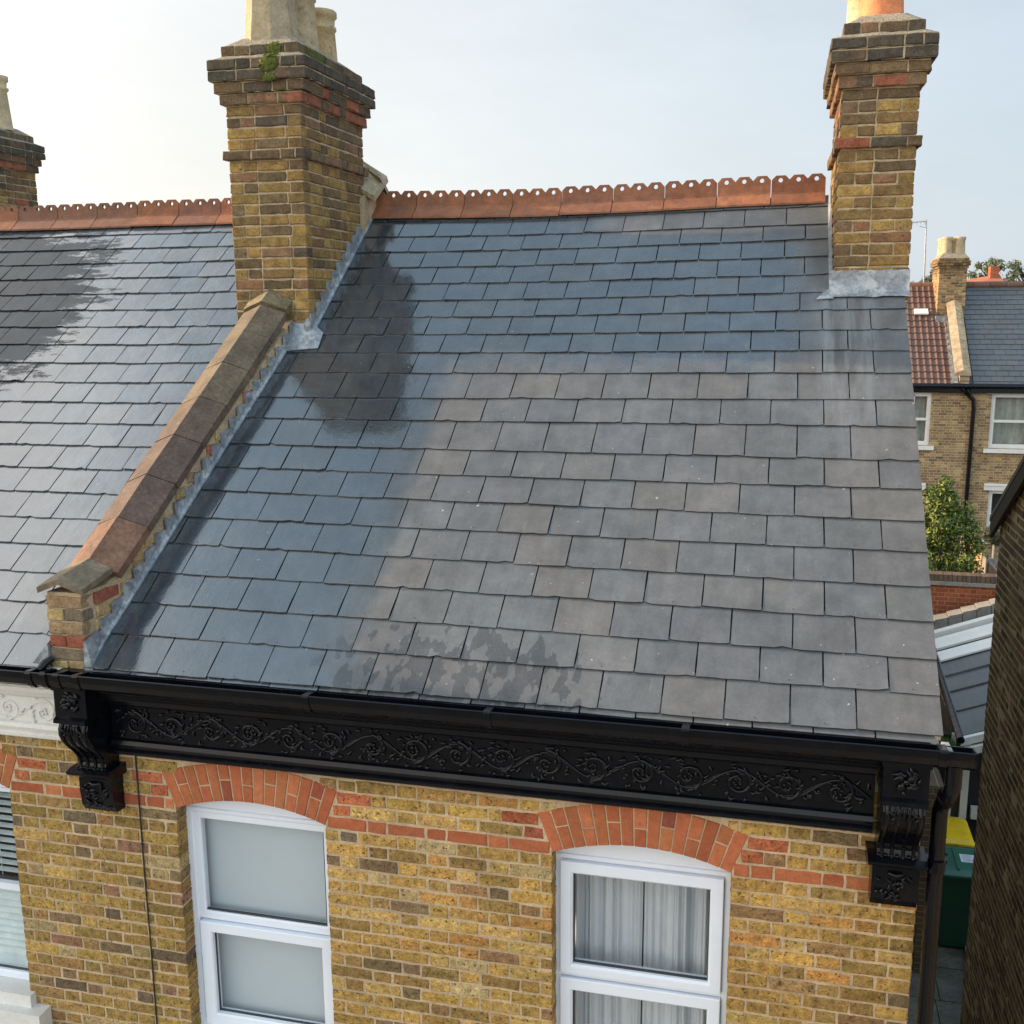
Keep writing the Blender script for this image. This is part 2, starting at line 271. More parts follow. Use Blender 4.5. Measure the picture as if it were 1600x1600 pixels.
# ------------------------------------------------------------------ mesh builder and object helpers
class MB:
    def __init__(s): s.v, s.f, s.c, s.s = [], [], [], []
    def add(s, vs, fs, col=(.5, .5, .5), sm=False):
        o = len(s.v); s.v.extend(tuple(p) for p in vs)
        for f in fs: s.f.append(tuple(i+o for i in f)); s.c.append(col); s.s.append(sm)
        return s
    def box(s, x0, x1, y0, y1, z0, z1, col=(.5, .5, .5)):
        v = [(x, y, z) for z in (z0, z1) for y in (y0, y1) for x in (x0, x1)]
        return s.add(v, [(0, 2, 3, 1), (4, 5, 7, 6), (0, 1, 5, 4), (2, 6, 7, 3), (0, 4, 6, 2), (1, 3, 7, 5)], col)
    def hexa(s, p, col=(.5, .5, .5)):      # 8 points: bottom 0-3 ccw, top 4-7 ccw
        return s.add(p, [(3, 2, 1, 0), (4, 5, 6, 7), (0, 1, 5, 4), (1, 2, 6, 5), (2, 3, 7, 6), (3, 0, 4, 7)], col)
    def prism(s, poly, axis, a, b, col=(.5, .5, .5), sm=False):   # poly of 2-tuples, extruded along axis a..b
        def P(q, t): return (t, q[0], q[1]) if axis == 0 else ((q[0], t, q[1]) if axis == 1 else (q[0], q[1], t))
        n = len(poly); v = [P(q, a) for q in poly]+[P(q, b) for q in poly]
        s.add(v, [tuple(range(n))[::-1], tuple(range(n, 2*n))], col)
        s.add(v, [(i, (i+1) % n, n+(i+1) % n, n+i) for i in range(n)], col, sm); return s
    def tube(s, pts, r, n=8, col=(.5, .5, .5), caps=True):
        pts = [Vector(p) for p in pts]; rs = r if isinstance(r, (list, tuple)) else [r]*len(pts); vs = []; nx = None
        for i, p in enumerate(pts):
            d = (pts[min(i+1, len(pts)-1)]-pts[max(i-1, 0)]).normalized()
            if nx is None:
                nx = d.orthogonal().normalized()
            nx = (nx-d*nx.dot(d)); nx = nx.normalized() if nx.length > 1e-6 else d.orthogonal().normalized(); ny = d.cross(nx)
            for k in range(n):
                a = 2*PI*k/n; vs.append(p+(nx*math.cos(a)+ny*math.sin(a))*rs[i])
        fs = [(i*n+k, i*n+(k+1) % n, (i+1)*n+(k+1) % n, (i+1)*n+k) for i in range(len(pts)-1) for k in range(n)]
        s.add(vs, fs, col, True)
        if caps: s.add(vs, [tuple(range(n))[::-1], tuple(range(len(vs)-n, len(vs)))], col)
        return s
    def lathe(s, cx, cy, prof, n=24, col=(.5, .5, .5), cap=False, sm=True, rot=0):   # prof: (r, z)
        vs = [(cx+r*math.cos(2*PI*k/n+rot), cy+r*math.sin(2*PI*k/n+rot), z) for r, z in prof for k in range(n)]
        s.add(vs, [(i*n+k, i*n+(k+1) % n, (i+1)*n+(k+1) % n, (i+1)*n+k) for i in range(len(prof)-1) for k in range(n)], col, sm)
        if cap: s.add(vs, [tuple(range(n))[::-1], tuple(range(len(vs)-n, len(vs)))], col)
        return s
    def blob(s, c, rad, col=(.5, .5, .5), n=8, m=5, sm=True):
        vs = [(c[0], c[1], c[2]-rad[2])]
        for j in range(1, m):
            t = -PI/2+PI*j/m
            for k in range(n):
                a = 2*PI*k/n; vs.append((c[0]+rad[0]*math.cos(t)*math.cos(a), c[1]+rad[1]*math.cos(t)*math.sin(a), c[2]+rad[2]*math.sin(t)))
        vs.append((c[0], c[1], c[2]+rad[2])); fs = []
        for k in range(n):
            fs.append((0, 1+(k+1) % n, 1+k)); fs.append((len(vs)-1, 1+(m-2)*n+k, 1+(m-2)*n+(k+1) % n))
            for j in range(m-2): fs.append((1+j*n+k, 1+j*n+(k+1) % n, 1+(j+1)*n+(k+1) % n, 1+(j+1)*n+k))
        return s.add(vs, fs, col, sm)
    def build(s, name, m, parent=None, label=None):
        me = bpy.data.meshes.new(name); me.from_pydata(s.v, [], s.f); me.update()
        ca = me.color_attributes.new('Col', 'FLOAT_COLOR', 'CORNER'); buf = []
        for p, c in zip(me.polygons, s.c): buf.extend([c[0], c[1], c[2], 1.0]*p.loop_total)
        ca.data.foreach_set('color', buf); me.polygons.foreach_set('use_smooth', s.s)
        me.materials.append(M[m]); o = bpy.data.objects.new(name, me); C.objects.link(o)
        if parent:
            o.parent = parent
            o.matrix_parent_inverse = Matrix.Translation(-parent.location) if parent.type == 'EMPTY' else Matrix()
        if label: o['label'] = label
        return o
def thing(name, loc, label, cat, group=None):
    o = bpy.data.objects.new(name, None); C.objects.link(o); o.location = loc; o.empty_display_size = .2; return tag(o, label, cat, group)
def tag(o, label, cat, group=None):
    o['label'] = label; o['category'] = cat
    if group: o['group'] = group
    return o
def struct(o): o['kind'] = 'structure'; return o
rnd = random.random
def ru(a, b): return a+(b-a)*rnd()
def jit(c, a=.1):
    k = 1+ru(-a, a); return tuple(max(0, x*k*(1+ru(-a, a)*.25)) for x in c)
def pick(tbl):
    t = rnd()*sum(q[0] for q in tbl)
    for q in tbl:
        t -= q[0]
        if t <= 0: return jit(q[1], .13)
    return tbl[-1][1]

Z0G = -5.1
# ------------------------------------------------------------------ bricks
def brick(mb, O, U, Nn, w_, h_, dep, col, ch=.0045, jt=.0032, seg=2, V=Vector((0, 0, 1))):
    """O = lower left corner on the face plane; U along, V up, Nn outward."""
    O, U, Nn = Vector(O), Vector(U), Vector(Nn); V = Vector(V)
    pts = []
    nu = max(1, round(w_/.05)) if seg > 1 else 1
    nv = 2 if seg > 1 else 1
    for i in range(nu): pts.append((w_*i/nu, 0))
    for i in range(nv): pts.append((w_, h_*i/nv))
    for i in range(nu): pts.append((w_*(1-i/nu), h_))
    for i in range(nv): pts.append((0, h_*(1-i/nv)))
    pts = [(a+ru(-jt, jt), b+ru(-jt, jt)) for a, b in pts]; n = len(pts)
    prj = ru(-.002, .003); cx, cy = w_/2, h_/2; tl = (ru(-.0015, .0015), ru(-.0015, .0015))
    outer = [O+U*a+V*b-Nn*(ch-prj) for a, b in pts]; back = [O+U*a+V*b-Nn*dep for a, b in pts]
    inner = []
    for a, b in pts:
        da, db = a-cx, b-cy; ia = a-math.copysign(min(ch, abs(da)), da) if abs(da) > w_*.5-.012 else a
        ib = b-math.copysign(ch*1.1, db) if abs(db) > h_*.5-.012 else b
        inner.append(O+U*ia+V*ib+Nn*(prj+tl[0]*da/w_+tl[1]*db/h_))
    fs = [(i, (i+1) % n, n+(i+1) % n, n+i) for i in range(n)]+[(n+i, n+(i+1) % n, 2*n+(i+1) % n, 2*n+i) for i in range(n)]+[tuple(range(2*n, 3*n))]
    mb.add(back+outer+inner, fs, col)

STOCK = [(28, (.43, .265, .075)), (20, (.36, .22, .066)), (12, (.47, .305, .105)), (15, (.27, .172, .058)), (6, (.42, .305, .145)), (5, (.28, .165, .075)), (3, (.20, .135, .07)), (1, (.15, .11, .07)), (8, (.41, .215, .065))]
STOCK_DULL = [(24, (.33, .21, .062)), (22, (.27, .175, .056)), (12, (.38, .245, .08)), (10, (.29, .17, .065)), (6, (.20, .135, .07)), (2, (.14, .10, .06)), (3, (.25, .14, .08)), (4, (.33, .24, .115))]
REDS = [(6, (.375, .118, .052)), (4, (.34, .098, .045)), (3, (.40, .14, .06)), (1, (.27, .075, .042))]
CHIM = [(22, (.225, .142, .05)), (18, (.17, .108, .045)), (14, (.285, .18, .06)), (8, (.12, .082, .043)), (3, (.20, .108, .055))]
CHIM_TOP = [(10, (.125, .085, .048)), (8, (.155, .105, .056)), (4, (.085, .066, .046)), (4, (.19, .11, .06)), (1, (.26, .09, .05))]
BLACKB = [(10, (.072, .060, .044)), (5, (.09, .072, .05)), (2, (.12, .08, .055))]

def course(mb, O, U, Nn, u0, u1, z, col, pat='flemish', par=0, h_=.065, dep=.1, off=0.0, seg=2):
    """one course of bricks between u0 and u1 (pattern anchored at u = 0)"""
    O, U = Vector(O), Vector(U); P = .3375; sh = off+(.16875 if par else 0)
    j = []; k = math.floor((u0-sh)/P)-1
    while True:
        a = k*P+sh
        if a > u1+P: break
        j += [a, a+.225]; k += 1
    j = [q+ru(-.005, .005) for q in j if u0+.05 < q < u1-.05]
    j = [u0]+j+[u1]
    for a, b in zip(j[:-1], j[1:]):
        ga = 0 if a == u0 else .005; gb = 0 if b == u1 else .005
        brick(mb, O+U*(a+ga)+Vector((0, 0, z+.005)), U, Nn, b-a-ga-gb, h_+ru(-.003, .002), dep, col((a+b)/2, z), seg=seg)

# ------------------------------------------------------------------ main roof geometry
YE, ZE, RP = -0.1557, 0.8712, R(35.873)
CR, SR = math.cos(RP), math.sin(RP)
RN = Vector((0, -SR, CR))
SRt = [0.012, .233, .437, .662, .879, 1.113, 1.333, 1.569, 1.798, 2.082, 2.318, 2.568, 2.788, 2.997, 3.214, 3.414, 3.619, 3.838, 4.059, 4.246, 4.487, 4.63]
SLt = [-.002, .238, .461, .688, .917, 1.136, 1.367, 1.577, 1.796, 2.051, 2.268, 2.53, 2.75, 2.958, 3.159, 3.367, 3.584, 3.802, 4.015, 4.237, 4.461, 4.60]
def interp(x, xs, ys):
    if x <= xs[0]: return ys[0]
    for i in range(len(xs)-1):
        if x <= xs[i+1]: t = (x-xs[i])/(xs[i+1]-xs[i]); return ys[i]+(ys[i+1]-ys[i])*t
    return ys[-1]
def sag(X, s): return max(0, s/4.6)**1.6*interp(X, [-9, -7.6, -6.2, -5.3, -4.6, -3.9, -3.3, -2.7, -2.0, -1.2, -.45], [.02, .05, .04, .04, .02, .03, .043, .05, .042, .018, 0])
def roofP(X, s, off=0.0):
    g = sag(X, s); s2 = s
    return Vector((X, YE+s2*CR, ZE+s2*SR-g))+RN*off
def row_s(k, X):
    t = (X+4.2)/4.24; a = SLt[k]+(SRt[k]-SLt[k])*t
    return a+sag(X, a)/SR*.55
SLC = [(12, (.102, .107, .113)), (9, (.104, .108, .112)), (6, (.107, .108, .110)), (4, (.098, .104, .111)), (2, (.112, .110, .108))]
def slate(mb, P, xa, xb, s0a, s0b, s1, cg=.0036, th=.007, lift=.0145):
    c = jit(random.choice(SLC[:4])[1] if rnd() < .9 else SLC[4][1], .045)
    t = [ru(-.002, .004) for _ in range(2)]; hh = [ru(-.001, .0015) for _ in range(2)]
    n = 7; tail = []
    rot = ru(-.004, .004); chipp = rnd() < .4; ck = random.randint(0, n)
    for i in range(n+1):
        f = i/n; x = xa+cg+(xb-xa-2*cg)*f; s = s0a+(s0b-s0a)*f+ru(-.0018, .0018)+rot*(f-.5)
        if chipp and i == ck: s += ru(.004, .012)
        if i in (0, n): s += ru(0, .004); 
        tail.append((x, s, lift+t[0]*(1-f)+t[1]*f))
    sd = []
    for f in (.33, .66):
        sd.append((xb-cg+ru(-.0015, .0015), s0b+(s1-s0b)*f, lift+(t[1])*(1-f)+(hh[1]+.004-lift)*f))
    head = [(xb-cg, s1, .004+hh[1]), (xa+cg, s1, .004+hh[0])]
    sl = [(xa+cg+ru(-.0015, .0015), s0a+(s1-s0a)*f, lift+t[0]*(1-f)+(hh[0]+.004-lift)*f) for f in (.66, .33)]
    pts = tail+sd+head+sl; n_ = len(pts)
    top = [P(x, s, o) for x, s, o in pts]; bot = [P(x, s, o-th) for x, s, o in pts]
    mb.add(top+bot, [tuple(range(n_))], c); mb.add(top+bot, [(i, n_+i, n_+(i+1) % n_, (i+1) % n_) for i in range(n_)], tuple(q*.55 for q in c))
    return c

def nail(mb, P, x, s):
    mb.blob(P(x, s, .0155), (.0035, .0035, .002), (.02, .02, .022), 5, 3)
def cut_joints(xa, xb, first, w_=.3, from_right=True):
    js = []; x = xb-first
    while x > xa+.07: js.append(x+ru(-.004, .004)); x -= w_+ru(-.004, .004)
    return [xa]+js[::-1]+[xb]

def tube_line(mb, pts, r, **k): return mb.tube(pts, r, **k)

# ================================================================== GROUND
g = MB(); g.add([(-300, -60, Z0G-.02), (300, -60, Z0G-.02), (300, 900, Z0G-.02), (-300, 900, Z0G-.02)], [(0, 1, 2, 3)]); struct(g.build('ground', 'ground'))
p_ = MB(); p_.box(-40, 40, -6.0, -1.5, Z0G-.02, Z0G+.01); struct(p_.build('front_paving', 'concrete'))
p_ = MB(); p_.box(-60, 60, -14, -6.05, Z0G-.02, Z0G-.012); struct(p_.build('street', 'paving'))
p_ = MB()
random.seed(3)
yy = -2.0
while yy < 12:
    hh_ = ru(.55, .8); xx = .05
    while xx < 3.2:
        ww = ru(.5, .75); z = Z0G+.012+ru(-.003, .003)
        p_.box(xx+.006, xx+ww-.006, yy+.006, yy+hh_-.006, Z0G-.02, z); xx += ww
    yy += hh_
struct(p_.build('passage_paving', 'paving'))

# ================================================================== MAIN HOUSE
random.seed(11)
house = thing('terrace_house', (-2.2, 0, Z0G), 'near yellow brick terrace house with wet grey slate roof and black painted cornice', 'house')
XC = (-3.517, -1.335); HW = .456; ARC = 1.266; ACZ = -1.166; AEX = 1.491
def half_ext(z):
    if z < .018: return HW
    if z < .225: return HW+(z-.018)*.39
    v = AEX**2-(z-ACZ)**2
    return math.sqrt(v) if v > 0 else 0
def free_intervals(a, b, z, xcs):
    zm = z+.0375; out = [(a, b)]
    for xc in xcs:
        h = half_ext(zm)+(.006 if zm > 0 else 0)
        if h <= 0: continue
        nx = []
        for p, q in out:
            if q <= xc-h or p >= xc+h: nx.append((p, q)); continue
            if p < xc-h-.04: nx.append((p, xc-h))
            if q > xc+h+.04: nx.append((xc+h, q))
        out = nx
    return out
def party_x(k):     # staggered joint between the two houses' brickwork
    P = .3375; sh = .16875 if k % 2 else 0
    best = min([n_*P+sh+d for n_ in range(-20, 2) for d in (0, .225)], key=lambda q: abs(q+4.47)); return best
def facade(a, b, left_party, right_party, xcs, z_lo, z_hi, yel, redm):
    wb, rbs = MB(), []
    for k in range(z_lo, z_hi):
        z = k*.075
        pa = party_x(k)+.0 if left_party else a; pb = party_x(k) if right_party else b
        for p, q in free_intervals(pa, pb, z, xcs):
            if left_party and abs(p-pa) < 1e-6: p += .005
            if right_party and abs(q-pb) < 1e-6: q -= .005
            if k == 0:
                rb_ = MB(); course(rb_, (0, 0, 0), (1, 0, 0), (0, -1, 0), p, q, z, lambda u, z: pick(REDS), par=k % 2); rbs.append(rb_)
            else:
                segs = [(p, q, 0)]
                if k in (1, 2):
                    segs = []
                    ln = .115 if k == 1 else .205
                    pp, qq = p, q
                    lred = any(abs(p-(xc+half_ext(z+.0375)+.006)) < .01 for xc in xcs); rred = any(abs(q-(xc-half_ext(z+.0375)-.006)) < .01 for xc in xcs)
                    if lred and q-p > ln+.1: brick(wb, (p+.003, 0, z+.005), (1, 0, 0), (0, -1, 0), ln-.01, .064, .1, pick(REDS)); pp = p+ln-.005
                    if rred and q-p > ln+.1: brick(wb, (q-ln+.007, 0, z+.005), (1, 0, 0), (0, -1, 0), ln-.01, .064, .1, pick(REDS)); qq = q-ln+.005
                    segs = [(pp+(.005 if pp != p else 0), qq-(.005 if qq != q else 0), 0)]
                for p2, q2, _ in segs:
                    course(wb, (0, 0, 0), (1, 0, 0), (0, -1, 0), p2, q2, z, yel, par=k % 2)
    return wb, rbs
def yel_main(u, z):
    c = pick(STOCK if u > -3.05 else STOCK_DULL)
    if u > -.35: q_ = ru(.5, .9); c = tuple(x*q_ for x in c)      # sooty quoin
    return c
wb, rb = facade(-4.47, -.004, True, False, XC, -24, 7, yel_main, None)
wall = MB()     # mortar bed behind, with window openings; also the house body
for a, b in ((-4.47, XC[0]-HW-.004), (XC[0]+HW+.004, XC[1]-HW-.004), (XC[1]+HW+.004, -.008)):
    wall.box(a, b, .0035, .22, -1.9, .34)
for xc in XC: wall.box(xc-HW-.004, xc+HW+.004, .0035, .22, .115, .34)
wall.box(-4.47, -.008, .004, .22, .34, .86)
wall.box(-4.47, -.008, .004, .22, Z0G, -1.9)
wall_o = wall.build('wall', 'mortar', house)
wb.build('brickwork', 'brick', wall_o); [q.build('string_course', 'redbrick', wall_o) for q in rb]
def arch(xc, parent, name='window_arch'):
    ab = MB(); mb_ = MB(); n = 15; ha = math.asin(HW/ARC)
    for i in range(n):
        t0 = -ha+2*ha*i/n; t1 = -ha+2*ha*(i+1)/n; g_ = .0035
        cut = None if i % 2 == 0 else (.56 if i % 4 == 1 else .44)
        spans = [(ARC, AEX)] if cut is None else [(ARC, ARC+.225*cut-.004), (ARC+.225*cut+.004, AEX)]
        for r0, r1 in spans:
            c = pick(REDS)
            def Q(r, t, y, gg): return (xc+r*math.sin(t)+gg*math.cos(t), y, ACZ+r*math.cos(t)-gg*math.sin(t))
            pr = ru(-.001, .003)
            o = [(r0, t0, g_), (r0, t1, -g_), (r1, t1, -g_), (r1, t0, g_)]
            ins = [(r0+.003, t0, g_+.003), (r0+.003, t1, -g_-.003), (r1-.003, t1, -g_-.003), (r1-.003, t0, g_+.003)]
            v = [Q(r, t, .11, g2) for r, t, g2 in o]+[Q(r, t, .003, g2) for r, t, g2 in o]+[Q(r, t, -pr, g2) for r, t, g2 in ins]
            v = [(x+ru(-.0006, .0006), y, z+ru(-.0006, .0006)) for x, y, z in v]
            ab.add(v, [(i_, (i_+1) % 4, 4+(i_+1) % 4, 4+i_) for i_ in range(4)]+[(4+i_, 4+(i_+1) % 4, 8+(i_+1) % 4, 8+i_) for i_ in range(4)]+[(8, 9, 10, 11)], c)
    m = 24   # mortar of the arch
    v = []
    for j in range(m+1):
        t = -ha+2*ha*j/m
        for r in (ARC+.002, AEX-.002):
            for y in (.0052, .108): v.append((xc+r*math.sin(t), y, ACZ+r*math.cos(t)))
    fs = []
    for j in range(m):
        a = j*4; b = a+4; fs += [(a, a+2, b+2, b), (a+1, b+1, b+3, a+3), (a, b, b+1, a+1), (a+2, a+3, b+3, b+2)]
    mb_.add(v, fs)
    o = ab.build(name, 'redbrick', parent); mb_.build('arch_mortar', 'mortar', o); return o
for xc in XC: arch(xc, house)

# windows ---------------------------------------------------------
def ring_frame(mb, x0, x1, z0, z1, wl, wr, wt, wb_, y0, y1, bev=.008):
    """rectangular frame with a bevelled inner edge"""
    X0, X1, Z0, Z1 = x0+wl, x1-wr, z0+wb_, z1-wt
    o = [(x0, z0), (x1, z0), (x1, z1), (x0, z1)]; i_ = [(X0, Z0), (X1, Z0), (X1, Z1), (X0, Z1)]
    ib = [(X0-bev, Z0-bev), (X1+bev, Z0-bev), (X1+bev, Z1+bev), (X0-bev, Z1+bev)]
    ob = [(x0+.004, z0+.004), (x1-.004, z0+.004), (x1-.004, z1-.004), (x0+.004, z1-.004)]
    L_ = [[(x, y1, z) for x, z in o], [(x, y0+.004, z) for x, z in o], [(x, y0, z) for x, z in ob], [(x, y0, z) for x, z in ib], [(x, y0+bev, z) for x, z in i_], [(x, y1, z) for x, z in i_]]
    v = sum(L_, []); fs = [(l*4+k, l*4+(k+1) % 4, (l+1)*4+(k+1) % 4, (l+1)*4+k) for l in range(5) for k in range(4)]
    mb.add(v, fs, (.8, .8, .8))
def head_panel(mb, xc, z0, y0, y1, hw):
    m = 16; v = []; ha = math.asin((hw)/ARC)
    top = [(xc+ARC*math.sin(-ha+2*ha*j/m), ACZ+ARC*math.cos(-ha+2*ha*j/m)+.004) for j in range(m+1)]
    mb.prism([(xc-hw, z0), (xc+hw, z0)]+top[::-1], 1, y0, y1, (.8, .8, .8))
def pane(parent, x0, x1, z0, z1, y, name='glass_pane'):
    gk = MB(); ring_frame(gk, x0-.002, x1+.002, z0-.002, z1+.002, .008, .008, .008, .010, y-.006, y+.01, .003); gk.build('gasket', 'gasket', parent)
    p = MB(); p.add([(x0+.004, y, z0+.004), (x1-.004, y, z0+.004), (x1-.004, y, z1-.004), (x0+.004, y, z1-.004)], [(0, 1, 2, 3)]); p.build(name, 'glass', parent)
def window1():
    y = .10; f = MB(); x0, x1 = XC[0]-HW-.006, XC[0]+HW+.003
    ring_frame(f, x0, x1, -1.44, -.02, .045, .03, .03, .05, y, y+.07)
    head_panel(f, XC[0], -.022, y+.012, y+.06, HW+.003)
    ring_frame(f, x0+.03, x1-.02, -.73, -.05, .055, .05, .045, .05, y+.012, y+.06)
    wo = f.build('window', 'upvc', house, 'white framed window with a plain pale roller blind behind it')
    pane(wo, -3.905, -3.13, -.677, -.092, y+.03)
    l = MB(); ring_frame(l, x0+.055, x1-.028, -1.41, -.735, .075, .07, .065, .08, y-.018, y+.05); lo = l.build('sash', 'upvc', wo)
    pane(wo, x0+.127, x1-.096, -1.333, -.797, y+.02)
    h = MB(); h.box(-3.56, -3.50, y-.032, y-.018, -1.375, -1.357); h.box(-3.55, -3.51, y-.045, y-.03, -1.372, -1.362); h.build('sash_catch', 'upvc', wo)
    b = MB(); b.box(x0+.03, x1-.03, y+.10, y+.104, -1.5, .0)
    tag(b.build('roller_blind', 'blind'), 'pale grey green roller blind drawn fully down behind the window with no curtains', 'blind')
    s_ = MB(); s_.box(XC[0]-HW-.02, XC[0]+HW+.02, -.06, y, -1.52, -1.44); s_.build('window_sill', 'white', wo)
def window2():
    y = .10; f = MB(); x0, x1 = XC[1]-HW-.006, XC[1]+HW+.003
    ring_frame(f, x0, x1, -1.50, -.04, .035, .035, .03, .05, y, y+.07)
    head_panel(f, XC[1], -.042, y+.012, y+.06, HW+.003)
    f.box(x0+.03, x1-.03, y+.004, y+.06, -.752, -.722)
    wo = f.build('window', 'upvc', house, 'white framed window with sheer curtains behind it')
    for (zt, zb, gt, gb) in ((-.073, -.728, -.143, -.672), (-.758, -1.46, -.832, -1.38)):
        l = MB(); ring_frame(l, -1.766, -.914, zb, zt, .068, .068, zt-gt, gb-zb, y-.02, y+.05, .012); l.build('sash', 'upvc', wo)
        pane(wo, -1.697, -.981, gb, gt, y+.012)
    c = MB(); n = 260
    for lo_, hi_ in ((x0+.02, -1.352), (-1.344, x1-.02)):
        v = []; 
        ph = [ru(0, 6) for _ in range(4)]
        for i in range(n+1):
            x = lo_+(hi_-lo_)*i/n; yy_ = y+.17+.024*math.sin(x*44+ph[0]+2.6*math.sin(x*11+ph[1]))+.010*math.sin(x*97+ph[2]+3*math.sin(x*17+ph[3]))+.008*math.sin(x*171)
            v += [(x, yy_, -1.6), (x+.008*math.sin(x*40), yy_+.01, 0.02)]
        c.add(v, [(2*i, 2*i+2, 2*i+3, 2*i+1) for i in range(n)], (.8, .8, .8), True)
    tag(c.build('sheer_curtain', 'curtain'), 'pair of sheer white net curtains meeting at a narrow dark gap behind a window', 'curtain')
    s_ = MB(); s_.box(XC[1]-HW-.02, XC[1]+HW+.02, -.06, y, -1.58, -1.50); s_.build('window_sill', 'white', wo)
window1(); window2()

# house body behind: gable, back wall, party wall (dark inside)
body = MB()
zb = ZE-.06
prof = [(.22, Z0G), (7.2, Z0G), (7.2, zb-.02), (3.6, 3.44), (.22, zb+.13)]
body.prism(prof, 0, -.18, -.004)
gab = body.build('gable_wall', 'wall_y', house)
b2 = MB(); b2.prism([(.22, -1.9), (.5, -1.9), (.5, .6), (.22, .6)], 0, -4.47, -.2); b2 = MB()
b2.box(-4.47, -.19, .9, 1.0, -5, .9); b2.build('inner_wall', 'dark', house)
bk = MB(); bk.box(-4.47, -.185, 6.98, 7.19, Z0G, zb); bk.build('back_wall', 'wall_x', house)
bk = MB(); bk.prism([(-4.3, Z0G), (-.35, Z0G), (-.35, -.6), (-2.3, .35), (-4.3, -.6)], 1, 7.2, 13.6); bk.build('shade_wing', 'wall_y', house)  # hidden wing added so the rear passage and lean-to fall in shade

# roof ------------------------------------------------------------
random.seed(21)
def par_right(y): return -4.365+.078*(y+.15)     # right face of the parapet wall
under = MB()
n = 14
for i in range(n):
    xa = -4.42+(.02+4.42)*i/n; xb = -4.42+(.02+4.42)*(i+1)/n
    for k in range(10):
        s0 = -.02+4.7*k/10; s1 = -.02+4.7*(k+1)/10
        under.add([roofP(xa, s0, -.012), roofP(xb, s0, -.012), roofP(xb, s1, -.012), roofP(xa, s1, -.012)], [(0, 1, 2, 3)])
roof_o = under.build('roof', 'dark', house)
sm = MB()
def left_edge(s):
    y = YE+s*CR
    return par_right(y)-.02 if y < 2.25 else -4.08
for k in range(21):
    sm_ = (SLt[k]+SRt[k])/2
    xb = .04+.0004*k
    if sm_ > 3.33: xb = -.425
    js = cut_joints(left_edge(sm_+.1), xb, (.372 if k % 2 == 0 else .222) if sm_ <= 3.33 else (.17 if k % 2 == 0 else .31))
    wav = [ru(-.003, .003) for _ in js]
    for i in range(len(js)-1):
        a, b = js[i], js[i+1]
        s1 = max(row_s(k+1, a), row_s(k+1, b))+.03
        if k == 20: s1 = row_s(21, a)+.02
        slate(sm, roofP, a, b, row_s(k, a)+wav[i], row_s(k, b)+wav[i]+ru(-.002, .002), s1)
        if k < 13 and rnd() < .75: nail(sm, roofP, (a+b)/2+ru(-.012, .012), row_s(k, a)+.018+ru(0, .008))
# under-eaves course showing below the tails
for i in range(16):
    a = -4.36+4.38*i/16; b = a+4.38/16
    slate(sm, lambda x, s, o: roofP(x, s, o-.012), a, b, -.035, -.035, .12)
sm.build('slates', 'slate', roof_o)
# right verge: mortar and slate undercloak
vg = MB()
for k in range(24):
    s0 = 4.6*k/24; s1 = 4.6*(k+1)/24
    p = [roofP(.0, s0, -.05), roofP(.025, s0, -.05), roofP(.025, s1, -.05), roofP(0, s1, -.05), roofP(.0, s0, .002), roofP(.028+ru(-.004, .004), s0, .002), roofP(.028+ru(-.004, .004), s1, .002), roofP(0, s1, .002)]
    vg.hexa(p)
vg.build('verge', 'cement', roof_o)
# rear slope
bs = MB()
bs.add([roofP(-4.47, 4.64, -.01), roofP(.03, 4.64, -.01), (.03, 7.45, ZE-.05), (-4.47, 7.45, ZE-.05)], [(0, 3, 2, 1)], (.11, .115, .125)); bs.build('rear_slope', 'slate_far', roof_o)

